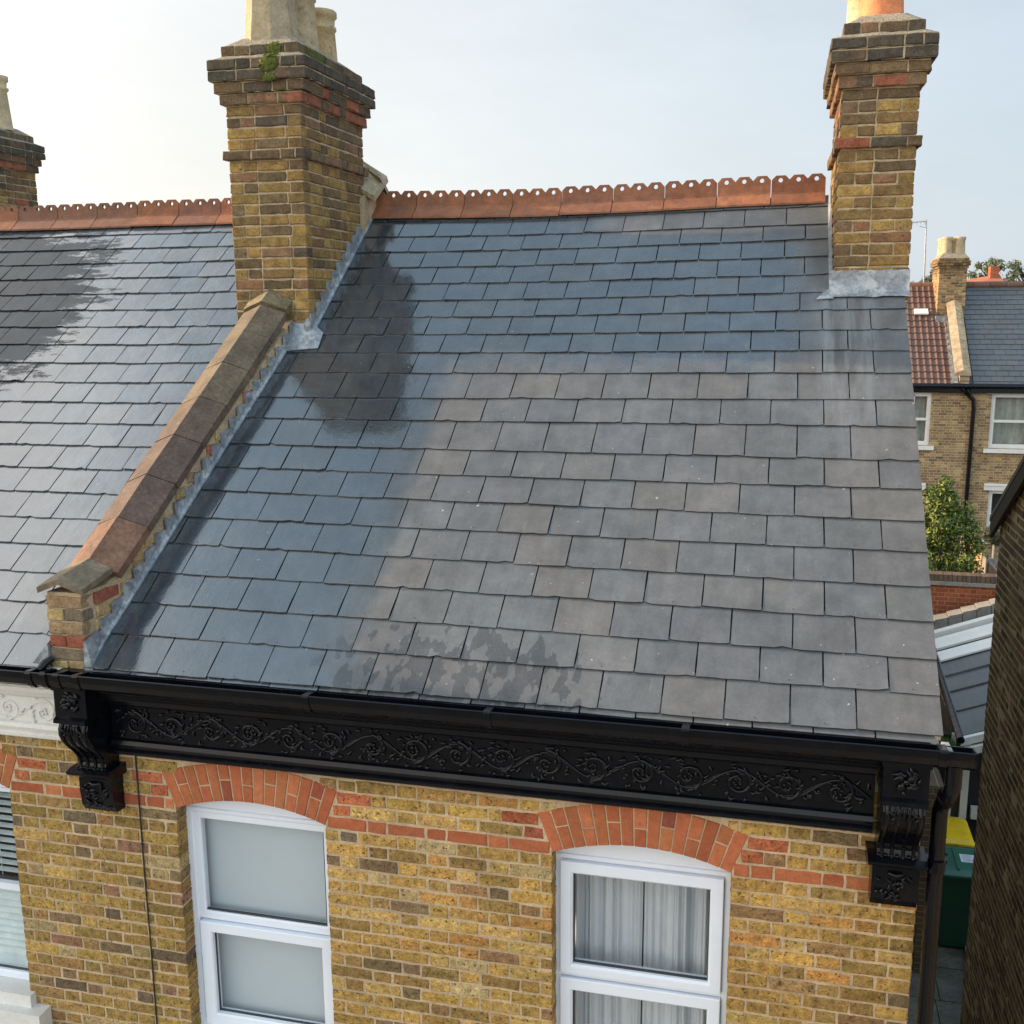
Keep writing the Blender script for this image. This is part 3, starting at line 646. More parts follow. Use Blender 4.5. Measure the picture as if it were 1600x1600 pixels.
# crested ridge tiles -------------------------------------------
def ridge_tile(x0, x1, parent, base, units=3, tilt=0.0, name='ridge_tile'):
    mb = MB(); c = jit(random.choice([(.27, .10, .046), (.215, .084, .043), (.29, .112, .05), (.175, .074, .043), (.24, .09, .042)]), .08)
    yr = 3.62; x0 += .003; x1 -= .003
    zr0, zr1 = base(x0), base(x1)
    def Z(x, dz): return zr0+(zr1-zr0)*(x-x0)/(x1-x0)+dz
    sp = .165; th = .014
    # wings
    for sgn in (-1, 1):
        v = []
        for x in (x0, x1):
            for (dy, dz) in ((sgn*.012, 0), (sgn*sp*CR, -sp*SR), (sgn*(sp*CR), -sp*SR-th), (sgn*.004, -th)):
                v.append((x, yr+dy, Z(x, dz)))
        mb.add(v, [(0, 1, 5, 4), (1, 2, 6, 5), (2, 3, 7, 6), (0, 3, 2, 1), (4, 5, 6, 7)], c)
    # base roll and crest
    p = (x1-x0)/units; y0, y1 = yr-.011, yr+.011; h1, h2 = .082+ru(-.003, .003), .116
    for u_ in range(units):
        cx = x0+p*(u_+.5)
        out = [(-p/2, 0), (0, 0), (p/2, 0), (p/2, h1), (p*.265, h2), (0, h2), (-p*.265, h2), (-p/2, h1)]
        hr = .0175; hz_ = .082
        ang = [225, 270, 315, 0, 55, 90, 125, 180]
        hol = [(hr*math.cos(R(a)), hz_+hr*math.sin(R(a))) for a in ang]
        v = [(cx+a, y0, Z(cx+a, b)) for a, b in out]+[(cx+a, y0, Z(cx+a, b)) for a, b in hol]+[(cx+a, y1, Z(cx+a, b)) for a, b in out]+[(cx+a, y1, Z(cx+a, b)) for a, b in hol]
        fs = []
        for i in range(8):
            j = (i+1) % 8; fs += [(i, j, 8+j, 8+i), (16+i, 24+i, 24+j, 16+j), (8+i, 8+j, 24+j, 24+i), (i, 16+i, 16+j, j)]
        mb.add(v, fs, c)
    mb.add([(x0, yr-.016, Z(x0, -.006)), (x1, yr-.016, Z(x1, -.006)), (x1, yr-.011, Z(x1, .05)), (x0, yr-.011, Z(x0, .05))], [(0, 1, 2, 3)], c)
    return mb.build(name, 'terracotta', parent)
def ridge_base(x): return 3.63+.012-sag(x, 4.6)*.75
x = -.455; tl = .404
k = 0
while x > -4.05:
    xa = max(x-tl+ru(-.006, .006), -4.08); units = 3 if x-xa > .3 else max(1, round((x-xa)/.135))
    if x-xa < .06: break
    dz = ru(-.004, .004); ridge_tile(xa, x, roof_o, lambda q, dz=dz: ridge_base(q)+dz, units); x = xa; k += 1

# chimneys ------------------------------------------------------------
def pieces(L_, par):
    out = []; x = 0; seq = [.215, .215, .1025] if par == 0 else [.1025, .215, .215]
    i = 0
    while x < L_-.03:
        w_ = seq[i % 3] if L_ < .7 else ([.215, .1025] if par == 0 else [.1025, .215])[i % 2]
        if L_-x-w_ < .07: w_ = L_-x
        out.append((x, w_)); x += w_+.010; i += 1
    return out
def ring(mb, x0, x1, y0, y1, z, par, colf, h_=.065, dep=.1):
    for (O, U, Nn, L_, own) in (((x0, y0), (1, 0), (0, -1), x1-x0, par == 0), ((x1, y0), (0, 1), (1, 0), y1-y0, par == 1), ((x1, y1), (-1, 0), (0, 1), x1-x0, par == 0), ((x0, y1), (0, -1), (-1, 0), y1-y0, par == 1)):
        a = 0 if own else .1025+.008; LL = L_-2*a
        for p, w_ in pieces(LL, par):
            o = Vector((O[0]+U[0]*(a+p), O[1]+U[1]*(a+p), z+.005))
            brick(mb, o, (U[0], U[1], 0), (Nn[0], Nn[1], 0), w_, h_+ru(-.003, .001), dep, colf(z, Nn), ch=.006, jt=.0036)
def chimney(parent, x0, x1, y0, y1, z0, band, corb, top, toned, name='chimney', label=None):
    core = MB(); core.box(x0+.007, x1-.007, y0+.007, y1-.007, z0, corb+.22); bm = MB(); k = 0; z = z0
    def col(z, Nn):
        f = (z-z0)/(corb-z0)
        if z > corb-.2 and rnd() < .55: return pick(CHIM_TOP)
        return pick(CHIM_TOP) if rnd() < f*.35 else tuple(q*toned for q in pick(CHIM))
    while z < corb-.01:
        if abs(z-band) < .037: ring(bm, x0-.03, x1+.03, y0-.03, y1+.03, z, k % 2, lambda z, n_: pick(CHIM_TOP)); core.box(x0-.022, x1+.022, y0-.022, y1+.022, z+.006, z+.069)
        else: ring(bm, x0, x1, y0, y1, z, k % 2, col)
        z += .075; k += 1
    zc = z
    reds = lambda z, n_: jit((.25, .095, .055), .1) if rnd() < .22 else pick(CHIM_TOP)
    for i, (e_, cf) in enumerate(((.03, reds), (.055, lambda z, n_: pick(CHIM_TOP)), (.085, lambda z, n_: pick(BLACKB)), (.085, lambda z, n_: pick(BLACKB)))):
        ring(bm, x0-e_, x1+e_, y0-e_, y1+e_, zc+i*.075, (k+i) % 2, cf, dep=.15)
        core.box(x0-e_+.008, x1+e_-.008, y0-e_+.008, y1+e_-.008, zc+i*.075+.004, zc+i*.075+.0755)
    zt = zc+.30
    ring(bm, x0-.01, x1+.01, y0-.01, y1+.01, zt+.025, k % 2, lambda z, n_: pick(CHIM_TOP)); core.box(x0-.002, x1+.002, y0-.002, y1+.002, zt, zt+.093)
    co = core.build(name, 'mortar_old', parent, label)
    bm.build('brickwork', 'oldbrick', co)
    fl = MB()       # sloping cement shoulder and flaunching
    def pyr(a0, a1, b0, b1, za, c0, c1, d0, d1, zb_, nx=10):
        def loop(p0, p1, q0, q1, z):
            L1 = []
            for i in range(nx): L1.append((p0+(p1-p0)*i/nx, q0))
            for i in range(nx): L1.append((p1, q0+(q1-q0)*i/nx))
            for i in range(nx): L1.append((p1-(p1-p0)*i/nx, q1))
            for i in range(nx): L1.append((p0, q1-(q1-q0)*i/nx))
            return [(a+ru(-.004, .004), b+ru(-.004, .004), z+ru(-.004, .004)) for a, b in L1]
        A, B = loop(a0, a1, b0, b1, za), loop(c0, c1, d0, d1, zb_); m = len(A)
        fl.add(A+B, [(i, (i+1) % m, m+(i+1) % m, m+i) for i in range(m)], (.4, .4, .4), True); fl.add(B, [tuple(range(m))])
    pyr(x0-.082, x1+.082, y0-.082, y1+.082, zt-.004, x0-.012, x1+.012, y0-.012, y1+.012, zt+.03)
    pyr(x0-.006, x1+.006, y0-.006, y1+.006, zt+.090, x0+.10, x1-.10, y0+.10, y1-.10, zt+.165)
    fl.build('flaunching', 'cement', co)
    return co, zt+.15
def pot(parent, cx, cy, z, prof, col, n=28, name='chimney_pot', label=None, rot=0, sm=True):
    mb = MB(); p = [(r, z+h) for r, h in prof]; rt_ = prof[-1][0]
    mb.lathe(cx, cy, p, n, col, sm=sm, rot=rot); mb.lathe(cx, cy, [(rt_, p[-1][1]), (rt_-.025, p[-1][1]), (rt_-.03, p[0][1]+.05)], n, tuple(q*.4 for q in col), sm=sm, rot=rot)
    return mb.build(name, 'cream' if col[0] < .43 or col[1] > .2 else 'terracotta', parent, label)
BUFF = (.42, .34, .21)
random.seed(31)
lc, zt = chimney(house, -4.626, -4.052, 2.2525, 3.41, 2.33, 3.83, 4.205, 0, 1.0, label='left brick chimney stack with mossy top')
pot(lc, -4.365, 2.51, zt-.03, [(.205, 0), (.20, .03), (.175, .25), (.155, .5), (.165, .52), (.165, .6), (.14, .6)], (.33, .26, .16), n=8, rot=R(22.5), sm=False, label='weathered octagonal pot')
pot(lc, -4.315, 2.86, zt-.03, [(.15, 0), (.145, .05), (.122, .40), (.135, .41), (.135, .46), (.12, .47), (.135, .52)], BUFF)
pot(lc, -4.300, 3.21, zt-.03, [(.138, 0), (.13, .05), (.116, .27), (.128, .28), (.128, .30), (.116, .31), (.118, .36), (.135, .375), (.135, .41), (.125, .42)], (.42, .32, .17))
random.seed(5)
def moss_patch(x0, x1, y0, y1, z0, z1, n_, r=(.008, .02)):
    mb = MB(); mb.blob(((x0+x1)/2, (y0+y1)/2, (z0+z1)/2), ((x1-x0)*.5+.004, (y1-y0)*.5+.001, (z1-z0)*.48+.002), (.1, .12, .02), 10, 6)
    for _ in range(n_):
        q = ru(*r); mb.blob((x0+(x1-x0)*(random.betavariate(2, 2)), ru(y0, y1), z0+(z1-z0)*random.betavariate(2, 2)), (q, q*.35, q*.7), (.1, .12, .02), 6, 4)
    mb.build('moss_patch', 'moss', lc)
moss_patch(-4.31, -4.17, 2.155, 2.175, 4.40, 4.51, 150, (.006, .014)); moss_patch(-4.30, -4.19, 2.16, 2.172, 4.34, 4.39, 60, (.004, .010)); moss_patch(-4.30, -4.16, 2.18, 2.25, 4.508, 4.525, 60, (.006, .014)); moss_patch(-4.29, -4.17, 2.236, 2.25, 4.53, 4.61, 110, (.005, .012))
moss_patch(-4.04, -3.98, 2.5, 2.9, 4.50, 4.515, 60, (.006, .014)); moss_patch(-4.046, -4.036, 2.35, 2.7, 4.53, 4.6, 60, (.004, .009))
random.seed(32)
rc, ztr = chimney(house, -.415, .062, 2.61, 3.76, 2.44, 3.815, 4.13, 0, 1.05, label='right brick chimney stack at the gable end')
pot(rc, -.182, 2.88, ztr-.03, [(.15, 0), (.145, .05), (.12, .40), (.14, .42), (.14, .5)], (.62, .20, .075), label='plain orange clay pot')
pot(rc, -.262, 3.36, ztr-.03, [(.14, 0), (.13, .05), (.116, .12), (.128, .13), (.128, .145), (.116, .155), (.112, .30), (.128, .31), (.128, .34)], (.60, .45, .27))
# lead work ------------------------------------------------------------
random.seed(41)
def stepped(mb, xf, y0, y1, hfun, zoff, proud=.004, step=.105):
    """stepped flashing standing on a vertical wall facing +X; xf(y) = wall face"""
    y = y0
    while y < y1-.01:
        yb = min(y+step, y1); zt = None
        def rz(q): return ZE+(q-YE)/CR*SR
        ztop = round((rz(yb)+hfun)/.075)*.075-.002
        a, b = xf(y)+proud, xf(yb)+proud
        lean = .02+ru(-.004, .006)
        v = [(a+lean, y-.0, rz(y)-.02), (b+lean, yb+.01, rz(yb)-.02), (b+.002, yb+.012, ztop+ru(-.006, .004)), (a+.002+ru(0, .006), y+ru(-.012, .012), ztop-.012+ru(-.01, .004))]
        w_ = [(p[0]-.012, p[1], p[2]) for p in v]
        mb.hexa([v[0], v[1], w_[1], w_[0], v[3], v[2], w_[2], w_[3]])
        y = yb
    # soaker line: lead turned onto the slates
    yy_ = y0; 
    pts = []
    while yy_ < y1:
        yb = min(yy_+.3, y1)
        def Q(yv, dx, off): s_ = (yv-YE)/CR; p = roofP(xf(yv)+dx, s_, off); return p
        mb.hexa([Q(yy_, .0, .012), Q(yy_, .032, .012), Q(yb, .03, .012), Q(yb, .0, .012), Q(yy_, .0, .05), Q(yy_, .034, .026), Q(yb, .030, .022), Q(yb, .0, .05)])
        yy_ = yb
fl_ = MB(); stepped(fl_, lambda y: -4.052, 2.25, 3.56, .115, 0); 
# apron in front of the left stack
fl_.hexa([roofP(-4.21, 2.76, .02), roofP(-3.93, 2.80, .02), roofP(-3.95, 2.99, .02), roofP(-4.20, 2.97, .02), roofP(-4.21, 2.76, .027), roofP(-3.93, 2.80, .027), (-4.03, 2.247, 2.69), (-4.2, 2.247, 2.69)])
fl_.blob((-4.05, 2.22, 2.66), (.035, .03, .07), n=8)
fl_.build('lead_flashing', 'lead', lc)
fr_ = MB()
v = []
nn = 12
for i in range(nn+1):
    x = -.44+(.02+.49)*i/nn
    v += [roofP(x, 3.335+ru(-.006, .006)+.02*(x+.2)**2, .022+ru(0, .006)), roofP(x, 3.40, .026+ru(0, .004)), (x, 2.60+ru(-.004, .002), 2.92), (x, 2.604, 3.02+ru(-.004, .004))]
fr_.add(v, [(4*i+j, 4*i+4+j, 4*i+5+j, 4*i+1+j) for i in range(nn) for j in range(3)], (.5, .5, .5), True)
fr_.hexa([roofP(-.52, 3.32, .018), roofP(-.41, 3.32, .018), roofP(-.41, 3.44, .018), roofP(-.47, 3.40, .018), roofP(-.52, 3.32, .023), roofP(-.41, 3.32, .025), roofP(-.41, 3.44, .03), roofP(-.47, 3.40, .024)])
for i in range(12):
    s0 = 3.4+i*.1; a, b = roofP(-.42, s0, .0), roofP(-.42, s0+.1, .0)
    fr_.hexa([a+Vector((-.02, 0, 0)), a+Vector((.002, 0, 0)), b+Vector((.002, 0, 0)), b+Vector((-.02, 0, 0)), a+Vector((-.006, 0, .10)), a+Vector((.002, 0, .10)), b+Vector((.002, 0, .10)), b+Vector((-.006, 0, .10))])
fr_.build('lead_flashing', 'lead', rc)

# parapet between the houses ----------------------------------------------
random.seed(51)
def rz(y): return ZE+(y-YE)/CR*SR
pw = MB(); pb = MB()
def zc_(y): return 1.30+(y-.12)*.665       # underside of the coping
yL = [-.145+.1*i for i in range(25)]
for i in range(24):
    ya, yb = yL[i], yL[i+1]
    xa, xb = par_right(ya)-.006, par_right(yb)-.006
    za = 1.29 if ya < .1 else zc_(ya); zb_ = 1.29 if yb < .1 else zc_(yb)
    pw.hexa([(xa-.21, ya+.006, rz(ya)-.1 if ya > -.1 else .80), (xa, ya+.006, rz(ya)-.1 if ya > -.1 else .80), (xb, yb+.006, rz(yb)-.1), (xb-.21, yb+.006, rz(yb)-.1), (xa-.21, ya+.006, za), (xa, ya+.006, za), (xb, yb+.006, zb_), (xb-.21, yb+.006, zb_)])
po = pw.build('parapet_wall', 'mortar_old', house)
PARC = [(10, (.36, .26, .12)), (8, (.26, .18, .10)), (5, (.42, .32, .16)), (4, (.30, .10, .06)), (3, (.17, .13, .09))]
x0, x1 = -4.585, -4.365
for k in range(11, 18):         # end face
    z = k*.075
    if k % 2: ps = [(x0, .1), (x0+.11, x1-x0-.11)]
    else: ps = [(x0, x1-x0)]
    if z > 1.24: continue
    for p, w_ in ps: brick(pb, (p, -.15, z+.005), (1, 0, 0), (0, -1, 0), w_, .065, .095, (.27, .085, .05) if k == 13 else pick(PARC))
for k in range(11, 44):         # right face, visible between flashing and coping
    z = k*.075; sh = .11 if k % 2 else 0
    y = -.145+sh+(.1 if k % 2 == 0 else 0)
    while y < 2.2:
        w_ = .215 if (int((y+5)/.1)+k) % 3 else .1025
        ya, yb = y, y+w_; top = 1.29 if ya < .1 else zc_(ya)
        if z+.07 < top+.03 and z > rz(yb)-.12 and ya < 2.2:
            xf = par_right((ya+yb)/2); brick(pb, (xf, ya, z+.005), (0, 1, 0), (1, 0, 0), w_, .065, .08, pick(PARC))
        y += w_+.01
pb.build('brickwork', 'oldbrick', po)
fp = MB(); stepped(fp, par_right, -.13, 2.22, .10, 0, step=.105, proud=.008)
fp.hexa([(par_right(-.15)+.0, -.17, .84), (par_right(-.15)+.05, -.165, .86), (par_right(-.05)+.03, -.05, .95), (par_right(-.05), -.05, .94), (par_right(-.15)+.002, -.162, 1.02), (par_right(-.15)+.012, -.158, 1.03), (par_right(-.05)+.012, -.05, 1.06), (par_right(-.05)+.002, -.05, 1.06)])
fp.build('lead_flashing', 'lead', po)
fl2 = MB()      # pale lead at the foot on the neighbour's side
fl2.hexa([(-4.70, -.17, .865), (-4.585, -.17, .865), (-4.585, .05, 1.03), (-4.63, .05, 1.03), (-4.70, -.17, .872), (-4.59, -.165, 1.0), (-4.59, .05, 1.09), (-4.63, .05, 1.04)])
fl2.build('lead_flashing', 'lead', po)
# coping stones
def coping(xc0, y0, z0, xc1, y1, z1, c, hw=.165, rise=.075, th=.05, lip=0):
    """saddleback stone between (xc0,y0) and (xc1,y1); z = ridge height"""
    mb = MB(); sec = [(-hw, -rise), (0, 0), (hw, -rise), (hw, -rise-th), (.0, -th*.9), (-hw, -rise-th)]
    v = []
    d = Vector((0, y1-y0, z1-z0)).normalized(); nz = Vector((0, -d.z, d.y))
    for (xc, y, z) in ((xc0, y0, z0), (xc1, y1, z1)):
        for a, b in sec:
            p = Vector((xc+a, y, z))+nz*b; v.append((p.x+ru(-.003, .003), p.y, p.z+ru(-.003, .003)))
    mb.add(v, [(i, (i+1) % 6, 6+(i+1) % 6, 6+i) for i in range(6)]+[(5, 4, 3, 2, 1, 0), (6, 7, 8, 9, 10, 11)], c)
    return mb.build('coping_stone', 'coping', po)
def cxp(y): return -4.475+.052*(y+.1)
ys = [.06, .36, .66, .96, 1.27, 1.57, 1.87, 2.12, 2.40]
cc = [(.15, .076, .046), (.095, .06, .045), (.085, .055, .042), (.098, .064, .045), (.115, .085, .052), (.105, .08, .052), (.11, .084, .054), (.15, .118, .065)]
def zr_(y): return 1.425+(y-.086)*.69
for i in range(8):
    a, b = ys[i]+.003, ys[i+1]-.003
    if i == 7: coping(cxp(a), a, zr_(a)+.02, cxp(b), b, zr_(b)+.02, cc[i], hw=.17)
    else: coping(cxp(a), a, zr_(a), cxp(b), b, zr_(b), cc[i])
coping(-4.478, -.185, 1.375, -4.472, .09, 1.43, (.16, .125, .08), hw=.14, rise=.055, th=.034)
# apex of the parapet beyond the stack
coping(-4.15, 3.30, 3.80, -4.15, 3.62, 3.99, (.33, .27, .17), hw=.19, rise=.14)
coping(-4.15, 3.62, 3.99, -4.15, 4.3, 3.55, (.30, .25, .16), hw=.19, rise=.14)
am = MB(); am.prism([(3.30, 3.3), (3.62, 3.3), (4.2, 3.2), (4.2, 3.45), (3.62, 3.82), (3.30, 3.65)], 0, -4.30, -4.03, (.3, .25, .15)); am.build('apex_wall', 'mortar_old', po)

# cornice, frieze, brackets, gutter -------------------------------------------
random.seed(61)
def cornice_profile():
    return [(.003, .335), (-.055, .335), (-.075, .348), (-.078, .365), (-.062, .378), (-.062, .386), (-.082, .394), (-.088, .41), (-.08, .432), (-.062, .440),
            (-.062, .632), (-.080, .640), (-.090, .652), (-.095, .672), (-.125, .69), (-.145, .696), (-.158, .700), (-.160, .708), (-.152, .716), (-.152, .722), (-.17, .738), (-.195, .752), (-.195, .862), (.003, .862)]
def scroll_relief(mb, x0, x1, zc, y, per=.47, amp=.045, r=.0085, dens=1.0):
    n = int((x1-x0)/.012); pts = []
    for i in range(n+1):
        x = x0+(x1-x0)*i/n; pts.append((x, y, zc+amp*1.25*math.sin(2*PI*(x-x0)/per)))
    mb.tube(pts, r, 6)
    mb.tube([(p[0], p[1]+.001, p[2]+.013*math.cos(2*PI*(p[0]-x0)/per+.6)) for p in pts], r*.6, 5)
    k = 0; x = x0+per*.25
    while x < x1+.02:
        sgn = 1 if k % 2 == 0 else -1; cz = zc-sgn*amp*.05; sp = []; turns = ru(1.0, 1.35); m = 30
        R0 = ru(.056, .068)
        for i in range(m+1):
            t = i/m; rad = R0*(1-t)**.8+.008; a = sgn*(PI/2)+(-sgn)*t*turns*2*PI
            px = x+rad*math.cos(a)*1.05; pz = cz+rad*math.sin(a)
            if px < x0-.01 or px > x1+.01: continue
            sp.append((px, y-.003*t, pz))
        if len(sp) > 3: mb.tube(sp, [r*1.5*(1-.5*i/len(sp)) for i in range(len(sp))], 6)
        for q in range(5):          # rosette
            a = 2*PI*q/5+rnd(); px = x+.016*math.cos(a)
            if x0 < px < x1: mb.blob((px, y-.004, cz+.016*math.sin(a)), (.009, .007, .009), n=6, m=4)
        for q in range(int(26*dens)):          # leaves curling off the vine
            a = rnd()*2*PI; rr = ru(.02, .10); px = x+rr*math.cos(a)*1.25; pz = zc+max(-.078, min(.078, rr*math.sin(a)))
            if not (x0 < px < x1): continue
            L_ = ru(.02, .042); b = a+ru(-1, 1)
            mb.tube([(px, y+.003, pz), (px+L_*.5*math.cos(b), y-.005, pz+L_*.5*math.sin(b)), (px+L_*math.cos(b+.7), y-.001, max(zc-.085, min(zc+.085, pz+L_*math.sin(b+.7))))], [.004, .012, .003], 5)
        x += per/2; k += 1
cm = MB(); cm.prism(cornice_profile(), 0, -4.30, -.232, (0, 0, 0)); 
cor = cm.build('cornice', 'black', house)
sr = MB(); scroll_relief(sr, -4.27, -.245, .536, -.064); sr.build('scroll_frieze', 'black', cor)
def bracket(xc, parent, label=None):
    mb = MB(); hw = .098
    # top block
    mb.prism([(.002, .585), (-.262, .585), (-.285, .592), (-.285, .612), (-.262, .625), (-.262, .80), (.002, .80)], 0, xc-hw, xc+hw)
    mb.box(xc-hw-.008, xc+hw+.008, -.272, 0, .775, .802)
    # S scroll body
    front = [(-.245, .585), (-.262, .55), (-.262, .515), (-.245, .475), (-.215, .435), (-.18, .40), (-.15, .365), (-.128, .33), (-.122, .30), (-.13, .27), (-.14, .25)]
    mb.prism([(.002, .585)]+front+[(.002, .25)], 0, xc-hw*.92, xc+hw*.92, sm=False)
    for dx in (-.07, -.025, .025, .07): mb.tube([(xc+dx, y-.002, z) for y, z in front], [.012 if i < 3 else .009 for i in range(len(front))], 6)
    for dx in (-.05, .05): mb.tube([(xc+dx-.02, -.268, .56), (xc+dx, -.278, .548), (xc+dx+.018, -.268, .535), (xc+dx, -.272, .52)], .007, 5)
    # shelf
    mb.prism([(.002, .205), (-.118, .205), (-.15, .222), (-.178, .243), (-.178, .255), (-.14, .268), (.002, .268)], 0, xc-.132, xc+.132)
    # bottom block
    mb.prism([(.002, -.015), (-.075, -.01), (-.098, .03), (-.108, .12), (-.108, .205), (.002, .205)], 0, xc-.105, xc+.105)
    o = mb.build('bracket', 'black', parent, label)
    r_ = MB()
    for q in range(26):      # leaf cluster of the top block
        a = rnd()*2*PI; rr = ru(.008, .05); b = a+ru(-.7, .7); L_ = ru(.018, .036); px, pz = xc+rr*math.cos(a), .705+rr*math.sin(a)
        r_.tube([(px, -.262, pz), (px+L_*.5*math.cos(b), -.280+rr*.15, pz+L_*.5*math.sin(b)), (px+L_*math.cos(b+.9), -.264, pz+L_*math.sin(b+.9))], [.007, .011, .004], 6)
    for dx, dz_ in ((-.025, .02), (.025, .02), (-.022, -.022), (.024, -.024), (0, .0)): r_.blob((xc+dx, -.272, .705+dz_), (.017, .013, .015))
    for q in range(24):
        px, pz = xc+ru(-.075, .07), ru(.015, .165); L_ = ru(.02, .04); a = rnd()*6.28
        yb = -.108 if pz > .1 else -.1
        r_.tube([(px, yb+.002, pz), (px+L_*.5*math.cos(a), yb-.012, pz+L_*.5*math.sin(a)), (px+L_*math.cos(a+.8), yb-.002, pz+L_*math.sin(a+.8))], [.005, .010, .003], 5)
    r_.tube([(xc-.03, -.112, .172), (xc, -.125, .168), (xc+.03, -.112, .172)], .012, 6)
    for q in range(-3, 4): r_.blob((xc+q*.026, -.142, .278), (.010, .010, .007), n=6, m=4)
    for q in range(-2, 3): r_.tube([(xc+q*.016, -.268, .575), (xc+q*.022, -.275, .545), (xc+q*.012, -.268, .52)], [.004, .009, .003], 5)
    r_.build('carved_leaves', 'black', o); return o
bracket(-4.405, house); bracket(-.122, house)
sf = MB(); sf.box(-4.51, -.02, -.2, -.002, .80, .863); sf.build('soffit', 'black', house)
gt = MB(); gp_out = [(-.202, .868), (-.202, .815), (-.212, .792), (-.235, .780), (-.262, .785), (-.285, .805), (-.298, .84), (-.302, .872), (-.306, .878), (-.300, .882)]
gp_in = [(-.294, .878), (-.290, .84), (-.278, .812), (-.258, .796), (-.236, .790), (-.218, .80), (-.210, .82), (-.210, .868)]
gt.prism(gp_out+gp_in, 0, -4.50, .155)
for xc in (-4.45, -4.33, -3.0, -2.05, -1.1, .02): gt.prism([(y-.004 if y < -.25 else y+.0, z-.004) for y, z in gp_out]+[(-.300, .886), (-.202, .872)][::1], 0, xc-.018, xc+.018)
gt.prism(gp_out+[(-.21, .868)], 0, .150, .158)
gt.build('gutter', 'black', house)
ls = MB(); ls.hexa([(.015, -.275, .80), (.08, -.275, .80), (.06, -.17, .84), (.02, -.17, .84), (.015, -.28, .845), (.08, -.28, .835), (.055, -.18, .875), (.025, -.18, .875)]); ls.build('lead_scrap', 'lead', house)
dp = MB(); dp.tube([(.075, -.25, .80), (.075, -.25, .70), (.068, -.22, .64), (.058, -.12, .56), (.055, -.09, .50), (.055, -.09, Z0G)], .036, 12)
for z in (.62, .26, -1.6, -3.4): dp.tube([(.055, -.09, z), (.055, -.09, z-.06)] if z < .5 else [(.062, -.19, z), (.06, -.15, z-.04)], .042, 12)
dp.box(.0, .11, -.05, -.0, .22, .235); dp.build('downpipe', 'black', house)
cb = MB(); cb.tube([(-4.205, -.004, .36), (-4.203, -.008, .1), (-4.206, -.006, -.4), (-4.20, -.009, -.9), (-4.204, -.006, -1.4), (-4.2, -.008, -3.0)], .0045, 6)
tag(cb.build('cable', 'cable'), 'thin black cable running down the yellow brickwork beside the left window', 'cable')

# ================================================================== LEFT NEIGHBOUR
random.seed(71)
nb = thing('terrace_house', (-6.8, 0, Z0G), 'attached neighbouring brick terrace house at the left edge with white moulded cornice', 'house')
NXC = (-5.535,)
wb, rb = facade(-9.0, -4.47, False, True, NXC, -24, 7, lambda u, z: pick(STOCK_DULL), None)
nw = MB()
nw.box(-9.0, NXC[0]-HW-.004, .0035, .22, -1.9, .42); nw.box(NXC[0]+HW+.004, -4.475, .0035, .22, -1.9, .42); nw.box(NXC[0]-HW-.004, NXC[0]+HW+.004, .0035, .22, .115, .42)
nw.box(-9.0, -4.475, .004, .22, .42, .86); nw.box(-9.0, -4.475, .004, .22, Z0G, -1.9)
nwo = nw.build('wall', 'mortar', nb); wb.build('brickwork', 'brick', nwo); [q.build('string_course', 'redbrick', nwo) for q in rb]
arch(NXC[0], nb)
body = MB(); body.prism([(.22, Z0G), (7.2, Z0G), (7.2, zb-.02), (3.6, 3.44), (.22, zb+.13)], 0, -9.2, -9.0); body.build('party_wall', 'wall_y', nb)
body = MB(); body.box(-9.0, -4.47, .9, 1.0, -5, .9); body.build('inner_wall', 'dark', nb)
body = MB(); body.box(-9.0, -4.475, 6.98, 7.19, Z0G, zb); body.build('back_wall', 'wall_x', nb)
under = MB()
for i in range(14):
    xa = -9.2+(4.72)*i/14; xb = xa+4.72/14
    for k in range(10):
        s0 = -.02+4.7*k/10; s1 = s0+.47
        under.add([roofP(xa, s0, -.012), roofP(xb, s0, -.012), roofP(xb, s1, -.012), roofP(xa, s1, -.012)], [(0, 1, 2, 3)])
nro = under.build('roof', 'dark', nb)
sm = MB()
def nrow(k): return -.03+k*.2225
for k in range(21):
    s0 = nrow(k); y = YE+(s0+.1)*CR
    xr = par_right(y)-.215 if y < 2.25 else -4.626
    js = cut_joints(-9.2, xr, .15 if k % 2 else .3, .262)
    for i in range(len(js)-1):
        wv = ru(-.004, .004)
        slate(sm, roofP, js[i], js[i+1], s0+wv, s0+wv+ru(-.003, .003), min(nrow(k+1), 4.66)+.03)
for i in range(12):
    a = -9.2+4.6*i/12; slate(sm, lambda x, s, o: roofP(x, s, o-.012), a, a+4.6/12, -.06, -.06, .12)
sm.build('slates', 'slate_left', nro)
bs = MB(); bs.add([roofP(-9.2, 4.64, -.01), roofP(-4.47, 4.64, -.01), (-4.47, 7.45, ZE-.05), (-9.2, 7.45, ZE-.05)], [(0, 3, 2, 1)], (.11, .115, .125)); bs.build('rear_slope', 'slate_far', nro)
x = -4.64
while x > -9.1:
    xa = x-.404; dz = ru(-.005, .005); ridge_tile(xa, x, nro, lambda q, dz=dz: 3.635-sag(q, 4.6)*.6+dz, 3); x = xa
# white cornice, gutter
cm = MB(); cm.prism([(y, z+.045 if z < .45 else z) for y, z in cornice_profile()], 0, -9.0, -4.515); cor2 = cm.build('cornice', 'white', nb)
sr = MB(); scroll_relief(sr, -7.2, -4.56, .553, -.062, r=.0045, dens=.25); sr.build('scroll_frieze', 'white', cor2)
gt = MB(); gt.prism(gp_out+gp_in, 0, -9.0, -4.505)
for xc in (-4.62, -4.53, -6.0): gt.prism([(y-.005, z-.005) for y, z in gp_out]+[(-.300, .888), (-.202, .874)], 0, xc-.016, xc+.016)
gt.tube([(-4.60, -.24, .87), (-4.585, -.2, .90), (-4.56, -.17, .92)], [.02, .025, .02], 8)
gt.build('gutter', 'black', nb)
